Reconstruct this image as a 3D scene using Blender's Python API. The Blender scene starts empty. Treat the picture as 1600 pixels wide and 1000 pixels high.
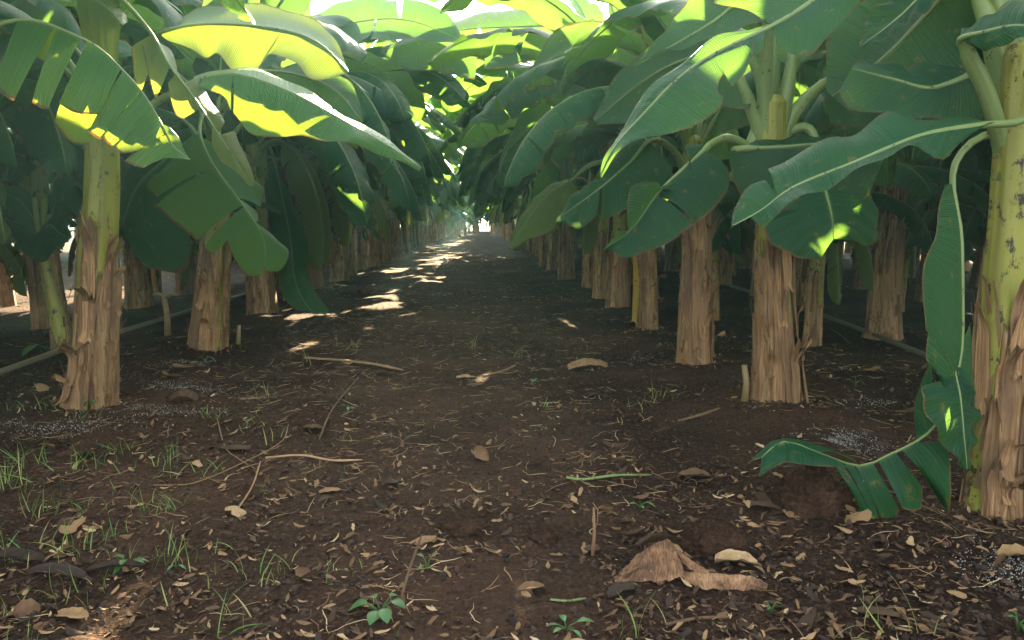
import bpy, math, random
import numpy as np
from mathutils import Vector, Matrix, noise as mnoise

# ------------------------------------------------------------------ camera, sky, sun, exposure
scene = bpy.context.scene
COL = scene.collection
R = math.radians
F_PX, CAM_H = 1155.0, 1.30
PITCH, YAW = R(7.65), R(2.38)
cam_d = bpy.data.cameras.new("camera")
cam_d.sensor_width = 36.0
cam_d.lens = F_PX / 1600 * 36.0
cam_d.clip_start, cam_d.clip_end = 0.05, 2000
cam = bpy.data.objects.new("camera", cam_d)
cam.location = (0, 0, CAM_H)
cam.rotation_euler = (R(90) - PITCH, 0, -YAW)
COL.objects.link(cam)
scene.camera = cam

SUN_EL, SUN_AZ = 21.5, 8.0            # degrees; azimuth from +Y towards +X
world = bpy.data.worlds.new("World")
scene.world = world
world.use_nodes = True
wn = world.node_tree.nodes; wl = world.node_tree.links
sky = wn.new('ShaderNodeTexSky')
sky.sky_type = 'NISHITA'; sky.sun_disc = False
sky.sun_elevation = R(SUN_EL); sky.sun_rotation = R(SUN_AZ)
sky.air_density = 1.0; sky.dust_density = 3.0; sky.ozone_density = 1.0
hs = wn.new('ShaderNodeHueSaturation'); hs.inputs['Saturation'].default_value = 0.3
wl.new(sky.outputs[0], hs.inputs['Color'])
wl.new(hs.outputs[0], wn['Background'].inputs['Color'])
wn['Background'].inputs['Strength'].default_value = 0.058

to_sun = Vector((math.sin(R(SUN_AZ)) * math.cos(R(SUN_EL)), math.cos(R(SUN_AZ)) * math.cos(R(SUN_EL)), math.sin(R(SUN_EL))))
sun_d = bpy.data.lights.new("sun", 'SUN')
sun_d.energy = 5.0; sun_d.angle = R(0.53); sun_d.color = (1.0, 0.79, 0.48)
sun = bpy.data.objects.new("sun", sun_d)
sun.rotation_euler = to_sun.to_track_quat('Z', 'Y').to_euler()
sun.location = to_sun * 60
COL.objects.link(sun)

scene.view_settings.view_transform = 'Standard'
scene.view_settings.look = 'None'
scene.view_settings.exposure = 3.72
scene.view_settings.gamma = 1.0
scene.cycles.max_bounces = 8
scene.cycles.diffuse_bounces = 2
scene.cycles.transmission_bounces = 4
scene.cycles.transparent_max_bounces = 8
scene.cycles.volume_bounces = 0
scene.cycles.sample_clamp_indirect = 6.0

# ------------------------------------------------------------------ pixel -> world (photo pixels, 1600 x 1000)
CAMR = cam.rotation_euler.to_matrix()
def ray(px, py):
    return CAMR @ Vector(((px - 800) / F_PX, (500 - py) / F_PX, -1.0))
def P(px, py, Y):
    d = ray(px, py)
    return Vector((0, 0, CAM_H)) + d * (Y / d.y)
def fbm(x, y, z=0.0, o=3):
    s, a, f = 0.0, 1.0, 1.0
    for _ in range(o):
        s += a * mnoise.noise((x * f, y * f, z * f + 7.3 * f)); a *= 0.5; f *= 2.1
    return s
def hz(x, y):
    r = math.hypot(x, y)
    fade = 1.0 if r < 14 else max(0.0, 1 - (r - 14) / 30)
    h = 0.035 * mnoise.noise((x * 0.45, y * 0.45, 3.1))
    if fade > 0:
        h += fade * (0.040 * mnoise.noise((x * 1.6, y * 1.6, 9.7)) + 0.022 * mnoise.noise((x * 5.0, y * 5.0, 1.2)))
    for rx in (-2.85, 2.0, -4.9, 4.75):
        h += 0.05 * math.exp(-((x - rx) / 0.5) ** 2)
    return h
def G(px, py):
    d = ray(px, py)
    t = -CAM_H / d.z
    for _ in range(5):
        x, y = d.x * t, d.y * t
        t = (hz(x, y) - CAM_H) / d.z
    x, y = d.x * t, d.y * t
    return Vector((x, y, hz(x, y)))

# ------------------------------------------------------------------ object helpers
def tag(o, label=None, cat=None, group=None, kind=None):
    if label: o['label'] = label
    if cat: o['category'] = cat
    if group: o['group'] = group
    if kind: o['kind'] = kind
    return o
def empty(name, loc, rz=0.0):
    o = bpy.data.objects.new(name, None)
    o.empty_display_size = 0.2
    o.location = loc; o.rotation_euler = (0, 0, rz)
    COL.objects.link(o)
    return o
def link(name, me, parent=None):
    o = bpy.data.objects.new(name, me)
    COL.objects.link(o)
    if parent is not None: o.parent = parent
    return o
class MB:
    """collects grids, tubes and loose faces into one mesh"""
    def __init__(s):
        s.v, s.f, s.uv, s.m, s.a, s.n = [], [], [], [], [], 0
    def add(s, verts, faces, uv=None, mat=0, att=None):
        verts = np.asarray(verts, float)
        k = len(verts)
        s.v.append(verts)
        s.f.extend([tuple(i + s.n for i in f) for f in faces])
        s.uv.append(np.zeros((k, 2)) if uv is None else np.asarray(uv, float))
        s.a.append(np.zeros(k) if att is None else np.asarray(att, float))
        s.m.extend([mat] * len(faces))
        s.n += k
    def grid(s, P3, uv=None, mat=0, flip=False, att=None, close=False):
        P3 = np.asarray(P3, float)
        nr, nc = P3.shape[:2]
        fs = []
        for i in range(nr - 1):
            for j in range(nc if close else nc - 1):
                j2 = (j + 1) % nc
                q = (i * nc + j, i * nc + j2, (i + 1) * nc + j2, (i + 1) * nc + j)
                fs.append(q[::-1] if flip else q)
        s.add(P3.reshape(-1, 3), fs, None if uv is None else np.asarray(uv).reshape(-1, 2), mat,
              None if att is None else np.asarray(att).reshape(-1))
    def tube(s, pts, rad, n=8, mat=0, cap=True, flat=1.0, att=None):
        pts = [Vector(p) for p in pts]
        k = len(pts)
        rows = []
        up = Vector((0, 0, 1))
        side = None
        for i in range(k):
            t = (pts[min(i + 1, k - 1)] - pts[max(i - 1, 0)])
            if t.length < 1e-9: t = Vector((0, 0, 1))
            t.normalize()
            if side is None:
                side = t.cross(up)
                if side.length < 0.05: side = t.cross(Vector((1, 0, 0)))
            side = (side - t * side.dot(t)); side.normalize()
            b = side.cross(t)
            r = rad[i] if hasattr(rad, '__len__') else rad
            rows.append([pts[i] + side * (math.cos(2 * math.pi * j / n) * r) + b * (math.sin(2 * math.pi * j / n) * r * flat) for j in range(n)])
        n0 = s.n
        L = np.linspace(0, 1, k)
        uv = [[(j / n, L[i]) for j in range(n)] for i in range(k)]
        s.grid(rows, uv, mat, close=True, att=None if att is None else np.full((k, n), att))
        if cap:
            s.f.append(tuple(n0 + j for j in range(n))[::-1]); s.m.append(mat)
            s.f.append(tuple(n0 + (k - 1) * n + j for j in range(n))); s.m.append(mat)
    def mesh(s, name, mats, smooth=True):
        me = bpy.data.meshes.new(name)
        v = np.concatenate(s.v)
        me.from_pydata(v.tolist(), [], s.f)
        uv = np.concatenate(s.uv)
        ul = me.uv_layers.new(name="UVMap")
        li = np.empty(len(me.loops), dtype=np.int32); me.loops.foreach_get("vertex_index", li)
        ul.data.foreach_set("uv", uv[li].astype(np.float32).ravel())
        at = me.attributes.new("dry", 'FLOAT', 'POINT')
        at.data.foreach_set("value", np.concatenate(s.a).astype(np.float32))
        for m in mats: me.materials.append(m)
        me.polygons.foreach_set("material_index", np.array(s.m, dtype=np.int32))
        if smooth: me.polygons.foreach_set("use_smooth", np.ones(len(me.polygons), dtype=bool))
        me.update()
        return me
def crom(pts, ts):
    """Catmull-Rom through pts (list of vectors) at parameters ts in 0..1, by chord length"""
    p = np.array([list(q) for q in pts], float)
    if len(p) == 1: return np.repeat(p, len(ts), 0)
    d = np.linalg.norm(np.diff(p, axis=0), axis=1) ** 0.5 + 1e-6
    k = np.concatenate([[0], np.cumsum(d)]); k /= k[-1]
    m = np.zeros_like(p)
    for i in range(len(p)):
        a, b = max(i - 1, 0), min(i + 1, len(p) - 1)
        m[i] = (p[b] - p[a]) / (k[b] - k[a])
    out = []
    for t in ts:
        i = min(max(int(np.searchsorted(k, t, 'right')) - 1, 0), len(p) - 2)
        h = k[i + 1] - k[i]; u = min(max((t - k[i]) / h, 0), 1)
        out.append((2*u**3 - 3*u**2 + 1) * p[i] + (u**3 - 2*u**2 + u) * h * m[i] + (-2*u**3 + 3*u**2) * p[i + 1] + (u**3 - u**2) * h * m[i + 1])
    return np.array(out)

# ------------------------------------------------------------------ materials
def new_mat(name):
    m = bpy.data.materials.new(name); m.use_nodes = True
    nt = m.node_tree
    for n in list(nt.nodes): nt.nodes.remove(n)
    out = nt.nodes.new('ShaderNodeOutputMaterial')
    return m, nt, out
def N(nt, t, **kw):
    n = nt.nodes.new(t)
    for k, v in kw.items():
        if k in n.inputs: n.inputs[k].default_value = v
        else: setattr(n, k, v)
    return n
def mixc(nt, fac, a, b, blend='MIX'):
    n = nt.nodes.new('ShaderNodeMix'); n.data_type = 'RGBA'; n.blend_type = blend
    for s, val in ((n.inputs[0], fac), (n.inputs[6], a), (n.inputs[7], b)):
        if isinstance(val, bpy.types.NodeSocket): nt.links.new(val, s)
        elif isinstance(val, tuple): s.default_value = (*val, 1.0)
        else: s.default_value = val
    return n.outputs[2]
def math_(nt, op, a, b=None, c=None):
    n = nt.nodes.new('ShaderNodeMath'); n.operation = op
    for s, val in zip(n.inputs, (a, b, c)):
        if val is None: continue
        if isinstance(val, bpy.types.NodeSocket): nt.links.new(val, s)
        else: s.default_value = val
    return n.outputs[0]
def ramp(nt, fac, stops):
    n = nt.nodes.new('ShaderNodeValToRGB')
    el = n.color_ramp.elements
    while len(el) < len(stops): el.new(0.5)
    for e, (p, c) in zip(el, stops):
        e.position = p; e.color = (*c, 1.0) if len(c) == 3 else c
    nt.links.new(fac, n.inputs[0])
    return n.outputs[0]
def noise_tex(nt, vec, scale, detail=4, rough=0.55):
    n = nt.nodes.new('ShaderNodeTexNoise'); n.inputs['Scale'].default_value = scale
    n.inputs['Detail'].default_value = detail; n.inputs['Roughness'].default_value = rough
    if vec is not None: nt.links.new(vec, n.inputs['Vector'])
    return n.outputs['Fac']
def mapping(nt, vec, scale, loc=None):
    n = nt.nodes.new('ShaderNodeMapping'); n.inputs['Scale'].default_value = scale
    nt.links.new(vec, n.inputs['Vector'])
    if loc is not None: nt.links.new(loc, n.inputs['Location'])
    return n.outputs[0]

def leaf_material(name, top_a, top_b, under, trans, trans_amt=0.4, edge=(0.16, 0.11, 0.04), rough=0.46, spots=0.0):
    m, nt, out = new_mat(name)
    tc = N(nt, 'ShaderNodeTexCoord'); oi = N(nt, 'ShaderNodeObjectInfo'); geo = N(nt, 'ShaderNodeNewGeometry')
    sep = N(nt, 'ShaderNodeSeparateXYZ'); nt.links.new(tc.outputs['UV'], sep.inputs[0])
    au = math_(nt, 'ABSOLUTE', sep.outputs[0])
    # lateral veins: fine lines across the blade, bent towards the tip
    vv = math_(nt, 'MULTIPLY_ADD', au, -0.06, sep.outputs[1])
    wob = noise_tex(nt, tc.outputs['UV'], 3.0, 2)
    vv2 = math_(nt, 'MULTIPLY_ADD', wob, 0.012, vv)
    fine = math_(nt, 'SINE', math_(nt, 'MULTIPLY', vv2, 520.0))
    cs = N(nt, 'ShaderNodeCombineXYZ'); nt.links.new(vv2, cs.inputs[1])
    bands = noise_tex(nt, mapping(nt, cs.outputs[0], (1, 42, 1)), 1.0, 3, 0.65)
    big = noise_tex(nt, tc.outputs['Object'], 2.2, 3)
    rnd = oi.outputs['Random']
    fac = math_(nt, 'MULTIPLY_ADD', rnd, 0.5, math_(nt, 'MULTIPLY_ADD', bands, 1.5, math_(nt, 'MULTIPLY_ADD', big, 0.6, -1.05)))
    fac = math_(nt, 'MAXIMUM', math_(nt, 'MINIMUM', fac, 1.0), 0.0)
    top = mixc(nt, fac, top_a, top_b)
    und = mixc(nt, fac, under, tuple(c * 1.25 for c in under))
    base = mixc(nt, geo.outputs['Backfacing'], top, und)
    # pale strip along the midrib, dry rim along the edge
    rib = ramp(nt, au, [(0.0, (1, 1, 1)), (0.06, (0, 0, 0))])
    base = mixc(nt, math_(nt, 'MULTIPLY', rib, 0.6), base, (0.16, 0.24, 0.08))
    en = noise_tex(nt, tc.outputs['Object'], 9.0, 4)
    rim = math_(nt, 'GREATER_THAN', math_(nt, 'MULTIPLY_ADD', en, 0.13, au), 1.035)
    base = mixc(nt, rim, base, edge)
    if spots > 0:
        sp = noise_tex(nt, mapping(nt, tc.outputs['UV'], (4, 9, 1)), 1.0, 5, 0.7)
        spm = ramp(nt, sp, [(0.60 - 0.1 * spots, (0, 0, 0)), (0.68, (1, 1, 1))])
        base = mixc(nt, spm, base, (0.20, 0.15, 0.045))
    tcol = mixc(nt, rim, mixc(nt, fac, trans, tuple(c * 0.8 for c in trans)), (0.10, 0.05, 0.01))
    hgt = math_(nt, 'MULTIPLY_ADD', bands, 1.2, math_(nt, 'MULTIPLY', fine, 0.12))
    bmp = N(nt, 'ShaderNodeBump'); bmp.inputs['Strength'].default_value = 0.45; bmp.inputs['Distance'].default_value = 0.014
    nt.links.new(hgt, bmp.inputs['Height'])
    pb = N(nt, 'ShaderNodeBsdfPrincipled')
    nt.links.new(base, pb.inputs['Base Color']); nt.links.new(bmp.outputs[0], pb.inputs['Normal'])
    rr = math_(nt, 'MULTIPLY_ADD', big, 0.25, rough - 0.1); nt.links.new(rr, pb.inputs['Roughness'])
    pb.inputs['Specular IOR Level'].default_value = 0.22
    tr = N(nt, 'ShaderNodeBsdfTranslucent'); nt.links.new(tcol, tr.inputs['Color']); nt.links.new(bmp.outputs[0], tr.inputs['Normal'])
    mx = N(nt, 'ShaderNodeMixShader'); mx.inputs[0].default_value = trans_amt
    nt.links.new(pb.outputs[0], mx.inputs[1]); nt.links.new(tr.outputs[0], mx.inputs[2])
    nt.links.new(mx.outputs[0], out.inputs['Surface'])
    return m
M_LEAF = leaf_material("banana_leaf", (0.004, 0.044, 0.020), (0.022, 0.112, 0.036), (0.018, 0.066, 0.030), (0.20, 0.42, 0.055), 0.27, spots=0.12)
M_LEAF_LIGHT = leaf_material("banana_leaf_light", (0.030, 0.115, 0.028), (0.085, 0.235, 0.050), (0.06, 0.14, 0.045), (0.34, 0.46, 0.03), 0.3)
M_LEAF_OLD = leaf_material("banana_leaf_old", (0.055, 0.115, 0.030), (0.12, 0.17, 0.045), (0.09, 0.14, 0.06), (0.36, 0.42, 0.04), spots=0.8)
M_LEAF_YEL = leaf_material("banana_leaf_yellow", (0.22, 0.20, 0.04), (0.36, 0.28, 0.05), (0.26, 0.22, 0.05), (0.5, 0.4, 0.05), spots=1.0)
M_LEAF_DRY = leaf_material("banana_leaf_dry", (0.10, 0.065, 0.035), (0.20, 0.13, 0.07), (0.13, 0.085, 0.05), (0.25, 0.14, 0.05), 0.25, rough=0.7)

def stalk_material(name, a, b, blot=(0.05, 0.035, 0.015)):
    m, nt, out = new_mat(name)
    tc = N(nt, 'ShaderNodeTexCoord')
    n1 = noise_tex(nt, tc.outputs['Object'], 5.0, 3)
    st = noise_tex(nt, mapping(nt, tc.outputs['UV'], (18, 2, 1)), 1.0, 3)
    c = mixc(nt, math_(nt, 'MULTIPLY_ADD', st, 0.8, math_(nt, 'MULTIPLY_ADD', n1, 0.6, -0.25)), a, b)
    bl = noise_tex(nt, tc.outputs['Object'], 22.0, 4, 0.65)
    c = mixc(nt, ramp(nt, bl, [(0.62, (0, 0, 0)), (0.67, (1, 1, 1))]), c, blot)
    pb = N(nt, 'ShaderNodeBsdfPrincipled'); nt.links.new(c, pb.inputs['Base Color'])
    pb.inputs['Roughness'].default_value = 0.45
    bmp = N(nt, 'ShaderNodeBump'); bmp.inputs['Strength'].default_value = 0.3; bmp.inputs['Distance'].default_value = 0.004
    nt.links.new(st, bmp.inputs['Height']); nt.links.new(bmp.outputs[0], pb.inputs['Normal'])
    nt.links.new(pb.outputs[0], out.inputs['Surface'])
    return m
M_STALK = stalk_material("leaf_stalk", (0.12, 0.19, 0.05), (0.26, 0.32, 0.10))
M_STALK_DRY = stalk_material("leaf_stalk_dry", (0.20, 0.13, 0.06), (0.38, 0.27, 0.12))

def trunk_material():
    m, nt, out = new_mat("pseudostem")
    tc = N(nt, 'ShaderNodeTexCoord'); oi = N(nt, 'ShaderNodeObjectInfo')
    at = N(nt, 'ShaderNodeAttribute'); at.attribute_name = "dry"
    off = N(nt, 'ShaderNodeCombineXYZ'); nt.links.new(math_(nt, 'MULTIPLY', oi.outputs['Random'], 37.0), off.inputs[0])
    o = tc.outputs['Object']
    fib = noise_tex(nt, mapping(nt, o, (22, 22, 2.6), off.outputs[0]), 1.0, 6, 0.72); nt.nodes[-1].inputs['Distortion'].default_value = 0.5
    fib2 = noise_tex(nt, mapping(nt, o, (90, 90, 4.0), off.outputs[0]), 1.0, 4, 0.7)
    big = noise_tex(nt, mapping(nt, o, (5, 5, 2.2), off.outputs[0]), 1.0, 4, 0.6)
    blot = noise_tex(nt, mapping(nt, o, (17, 17, 9), off.outputs[0]), 1.0, 6, 0.7)
    green = mixc(nt, big, (0.16, 0.20, 0.025), (0.46, 0.42, 0.05))
    green = mixc(nt, math_(nt, 'MULTIPLY', fib, 0.5), green, (0.25, 0.22, 0.07))
    green = mixc(nt, ramp(nt, blot, [(0.57, (0, 0, 0)), (0.63, (1, 1, 1))]), green, (0.035, 0.022, 0.012))
    dry = ramp(nt, fib, [(0.26, (0.10, 0.045, 0.016)), (0.38, (0.33, 0.165, 0.062)), (0.50, (0.57, 0.33, 0.145)), (0.70, (0.74, 0.51, 0.28))])
    dry = mixc(nt, ramp(nt, fib2, [(0.48, (0, 0, 0)), (0.66, (0.7, 0.7, 0.7))]), dry, (0.12, 0.06, 0.03))
    dry = mixc(nt, ramp(nt, big, [(0.5, (0, 0, 0)), (0.75, (0.7, 0.7, 0.7))]), dry, (0.10, 0.058, 0.03))
    patch = noise_tex(nt, mapping(nt, o, (9, 9, 2.6), off.outputs[0]), 1.0, 5, 0.75)
    dry = mixc(nt, ramp(nt, patch, [(0.54, (0, 0, 0)), (0.64, (0.75, 0.75, 0.75))]), dry, (0.10, 0.055, 0.028))
    dry = mixc(nt, ramp(nt, patch, [(0.30, (0.6, 0.6, 0.6)), (0.42, (0, 0, 0))]), dry, (0.34, 0.27, 0.20))
    dry = mixc(nt, ramp(nt, blot, [(0.58, (0, 0, 0)), (0.64, (0.9, 0.9, 0.9))]), dry, (0.04, 0.022, 0.012))
    us = N(nt, 'ShaderNodeSeparateXYZ'); nt.links.new(tc.outputs['UV'], us.inputs[0])
    dk = math_(nt, 'MULTIPLY_ADD', us.outputs[0], -0.75, 0.62)
    dry = mixc(nt, math_(nt, 'MAXIMUM', dk, 0.0), dry, (0.15, 0.08, 0.035))
    dry = mixc(nt, math_(nt, 'MULTIPLY', us.outputs[1], 0.8), dry, (0.045, 0.024, 0.012))
    green = mixc(nt, math_(nt, 'MULTIPLY', us.outputs[1], 0.55), green, (0.10, 0.075, 0.025))
    blot2 = noise_tex(nt, mapping(nt, o, (10, 10, 4.5), off.outputs[0]), 1.0, 6, 0.78)
    green = mixc(nt, ramp(nt, blot2, [(0.60, (0, 0, 0)), (0.66, (0.8, 0.8, 0.8))]), green, (0.12, 0.065, 0.03))
    edge = math_(nt, 'ADD', at.outputs['Fac'], math_(nt, 'MULTIPLY_ADD', blot, 0.5, -0.25))
    isdry = ramp(nt, edge, [(0.42, (0, 0, 0)), (0.54, (1, 1, 1))])
    c = mixc(nt, isdry, green, dry)
    darkedge = ramp(nt, edge, [(0.30, (0, 0, 0)), (0.46, (0.85, 0.85, 0.85)), (0.60, (0, 0, 0))])
    c = mixc(nt, darkedge, c, (0.05, 0.03, 0.018))
    pb = N(nt, 'ShaderNodeBsdfPrincipled'); nt.links.new(c, pb.inputs['Base Color'])
    nt.links.new(math_(nt, 'MULTIPLY_ADD', isdry, 0.4, 0.42), pb.inputs['Roughness'])
    pb.inputs['Specular IOR Level'].default_value = 0.35
    bmp = N(nt, 'ShaderNodeBump'); bmp.inputs['Strength'].default_value = 0.8; bmp.inputs['Distance'].default_value = 0.012
    hh = math_(nt, 'MULTIPLY', math_(nt, 'MULTIPLY_ADD', fib2, 0.5, fib), math_(nt, 'MULTIPLY_ADD', isdry, 0.85, 0.15))
    nt.links.new(hh, bmp.inputs['Height']); nt.links.new(bmp.outputs[0], pb.inputs['Normal'])
    nt.links.new(pb.outputs[0], out.inputs['Surface'])
    return m
M_TRUNK = trunk_material()

def sheath_material():
    m, nt, out = new_mat("dry_sheath")
    tc = N(nt, 'ShaderNodeTexCoord'); oi = N(nt, 'ShaderNodeObjectInfo')
    off = N(nt, 'ShaderNodeCombineXYZ'); nt.links.new(math_(nt, 'MULTIPLY', oi.outputs['Random'], 23.0), off.inputs[0])
    fib = noise_tex(nt, mapping(nt, tc.outputs['UV'], (9, 2.2, 1), off.outputs[0]), 1.0, 6, 0.72)
    big = noise_tex(nt, mapping(nt, tc.outputs['Object'], (6, 6, 3), off.outputs[0]), 1.0, 3)
    c = ramp(nt, fib, [(0.28, (0.08, 0.036, 0.014)), (0.43, (0.32, 0.16, 0.062)), (0.58, (0.56, 0.325, 0.145)), (0.76, (0.72, 0.50, 0.28))])
    c = mixc(nt, ramp(nt, big, [(0.48, (0, 0, 0)), (0.72, (0.8, 0.8, 0.8))]), c, (0.13, 0.07, 0.035))
    c = mixc(nt, math_(nt, 'MULTIPLY', oi.outputs['Random'], 0.75), c, (0.12, 0.066, 0.036))
    pb = N(nt, 'ShaderNodeBsdfPrincipled'); nt.links.new(c, pb.inputs['Base Color']); pb.inputs['Roughness'].default_value = 0.8
    bmp = N(nt, 'ShaderNodeBump'); bmp.inputs['Strength'].default_value = 0.7; bmp.inputs['Distance'].default_value = 0.008
    nt.links.new(fib, bmp.inputs['Height']); nt.links.new(bmp.outputs[0], pb.inputs['Normal'])
    nt.links.new(pb.outputs[0], out.inputs['Surface'])
    return m
M_SHEATH = sheath_material()

def soil_material():
    m, nt, out = new_mat("soil")
    tc = N(nt, 'ShaderNodeTexCoord'); o = tc.outputs['Object']
    n1 = noise_tex(nt, o, 0.7, 4); n2 = noise_tex(nt, o, 9.0, 6, 0.65); n3 = noise_tex(nt, o, 55.0, 5, 0.7)
    c = mixc(nt, n2, (0.010, 0.0046, 0.0029), (0.044, 0.021, 0.0125))
    c = mixc(nt, ramp(nt, n1, [(0.42, (0, 0, 0)), (0.66, (0.75, 0.75, 0.75))]), c, (0.10, 0.052, 0.032))
    c = mixc(nt, ramp(nt, n3, [(0.52, (0, 0, 0)), (0.66, (0.85, 0.85, 0.85))]), c, (0.115, 0.062, 0.038)); c = mixc(nt, ramp(nt, n3, [(0.36, (0.9, 0.9, 0.9)), (0.46, (0, 0, 0))]), c, (0.008, 0.004, 0.003))
    # light on the path middle, shade under the rows, painted into the soil colour
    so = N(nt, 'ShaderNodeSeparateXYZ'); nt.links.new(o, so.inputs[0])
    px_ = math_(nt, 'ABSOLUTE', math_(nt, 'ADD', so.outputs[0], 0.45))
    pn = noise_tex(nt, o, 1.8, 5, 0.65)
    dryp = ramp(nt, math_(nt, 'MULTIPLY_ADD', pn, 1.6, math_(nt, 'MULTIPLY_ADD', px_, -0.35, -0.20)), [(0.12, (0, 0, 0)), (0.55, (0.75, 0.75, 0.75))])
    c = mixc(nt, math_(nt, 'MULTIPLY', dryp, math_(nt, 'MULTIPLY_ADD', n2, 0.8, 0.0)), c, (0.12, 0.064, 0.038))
    pb = N(nt, 'ShaderNodeBsdfPrincipled'); nt.links.new(c, pb.inputs['Base Color']); pb.inputs['Roughness'].default_value = 0.95
    pb.inputs['Specular IOR Level'].default_value = 0.15
    bmp = N(nt, 'ShaderNodeBump'); bmp.inputs['Strength'].default_value = 1.0; bmp.inputs['Distance'].default_value = 0.06
    v = N(nt, 'ShaderNodeTexVoronoi'); v.inputs['Scale'].default_value = 26.0; nt.links.new(o, v.inputs['Vector'])
    h = math_(nt, 'ADD', math_(nt, 'MULTIPLY_ADD', n3, 0.35, math_(nt, 'MULTIPLY', n2, 0.8)), math_(nt, 'MULTIPLY', v.outputs['Distance'], -0.3))
    nt.links.new(h, bmp.inputs['Height']); nt.links.new(bmp.outputs[0], pb.inputs['Normal'])
    nt.links.new(pb.outputs[0], out.inputs['Surface'])
    return m
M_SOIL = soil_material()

def litter_material(name, stops, rough=0.8, scale=30.0, per_piece=True):
    """brown plant remains: colour varies from piece to piece through the 'dry' attribute"""
    m, nt, out = new_mat(name)
    tc = N(nt, 'ShaderNodeTexCoord'); at = N(nt, 'ShaderNodeAttribute'); at.attribute_name = "dry"
    oi = N(nt, 'ShaderNodeObjectInfo')
    n = noise_tex(nt, tc.outputs['Object'], scale, 4, 0.6)
    f = math_(nt, 'MULTIPLY_ADD', n, 0.75 if name == 'curled_leaf' else 0.5, at.outputs['Fac'])
    if not per_piece: f = math_(nt, 'MULTIPLY_ADD', oi.outputs['Random'], 0.9, math_(nt, 'MULTIPLY', n, 0.5))
    f = math_(nt, 'ADD', f, -0.22)
    c = ramp(nt, f, stops)
    pb = N(nt, 'ShaderNodeBsdfPrincipled'); nt.links.new(c, pb.inputs['Base Color']); pb.inputs['Roughness'].default_value = rough
    bmp = N(nt, 'ShaderNodeBump'); bmp.inputs['Strength'].default_value = 0.5; bmp.inputs['Distance'].default_value = 0.006
    nt.links.new(n, bmp.inputs['Height']); nt.links.new(bmp.outputs[0], pb.inputs['Normal'])
    nt.links.new(pb.outputs[0], out.inputs['Surface'])
    return m
BROWNS = [(0.0, (0.020, 0.010, 0.006)), (0.38, (0.065, 0.031, 0.013)), (0.64, (0.18, 0.092, 0.038)), (0.85, (0.34, 0.20, 0.09)), (1.0, (0.52, 0.36, 0.19))]
STRAWS = [(0.0, (0.08, 0.04, 0.02)), (0.40, (0.24, 0.13, 0.06)), (0.75, (0.43, 0.26, 0.13)), (1.0, (0.58, 0.42, 0.24))]
M_LITTER = litter_material("litter_leaf", BROWNS)
M_DRYLEAF = litter_material("dry_leaf_brown", BROWNS, per_piece=False)
M_STRAW = litter_material("straw", STRAWS)
M_STICK = litter_material("dry_stick", STRAWS, per_piece=False, scale=14)
M_CRUMB = litter_material("soil_crumb", [(0.0, (0.014, 0.008, 0.006)), (0.5, (0.042, 0.022, 0.015)), (1.0, (0.085, 0.047, 0.030))], 0.95)
M_GRAIN = litter_material("white_grain", [(0.0, (0.12, 0.11, 0.10)), (1.0, (0.52, 0.50, 0.47))], 0.6)
M_GRASS = litter_material("grass_blade", [(0.0, (0.04, 0.11, 0.015)), (0.5, (0.10, 0.20, 0.03)), (0.8, (0.22, 0.27, 0.06)), (1.0, (0.34, 0.30, 0.10))], 0.5)
M_WEED = litter_material("weed_leaf", [(0.0, (0.025, 0.085, 0.018)), (1.0, (0.08, 0.19, 0.045))], 0.45, per_piece=False)
M_HOSE = litter_material("hose_plastic", [(0.0, (0.14, 0.10, 0.065)), (1.0, (0.24, 0.18, 0.12))], 0.5, per_piece=False, scale=6)

# ------------------------------------------------------------------ ground
def spaced(lo, hi, fine_lo, fine_hi, d, grow=1.22):
    a = list(np.arange(fine_lo, fine_hi + 1e-6, d))
    s, x = d, fine_hi
    while x < hi: s *= grow; x += s; a.append(min(x, hi))
    s, x = d, fine_lo
    b = []
    while x > lo: s *= grow; x -= s; b.append(max(x, lo))
    return np.array(b[::-1] + a)
xs = spaced(-130, 130, -4.6, 4.6, 0.035); ys = spaced(-60, 210, 1.3, 8, 0.035, 1.15)
gp = np.zeros((len(ys), len(xs), 3))
gp[:, :, 0] = xs[None, :]; gp[:, :, 1] = ys[:, None]
for i, y in enumerate(ys):
    for j, x in enumerate(xs):
        gp[i, j, 2] = hz(x, y) if abs(x) < 60 and -20 < y < 100 else 0.0
        if -6 < x < 6 and 1 < y < 11.2:
            gp[i, j, 2] += 0.010 * mnoise.noise((x * 11, y * 11, 0.3)) + 0.007 * mnoise.noise((x * 23, y * 23, 5.3)) + 0.02 * max(0, mnoise.noise((x * 6.5, y * 6.5, 12.3)) - 0.25)
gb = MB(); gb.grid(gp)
tag(link("ground", gb.mesh("ground", [M_SOIL])), kind='structure')

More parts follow.
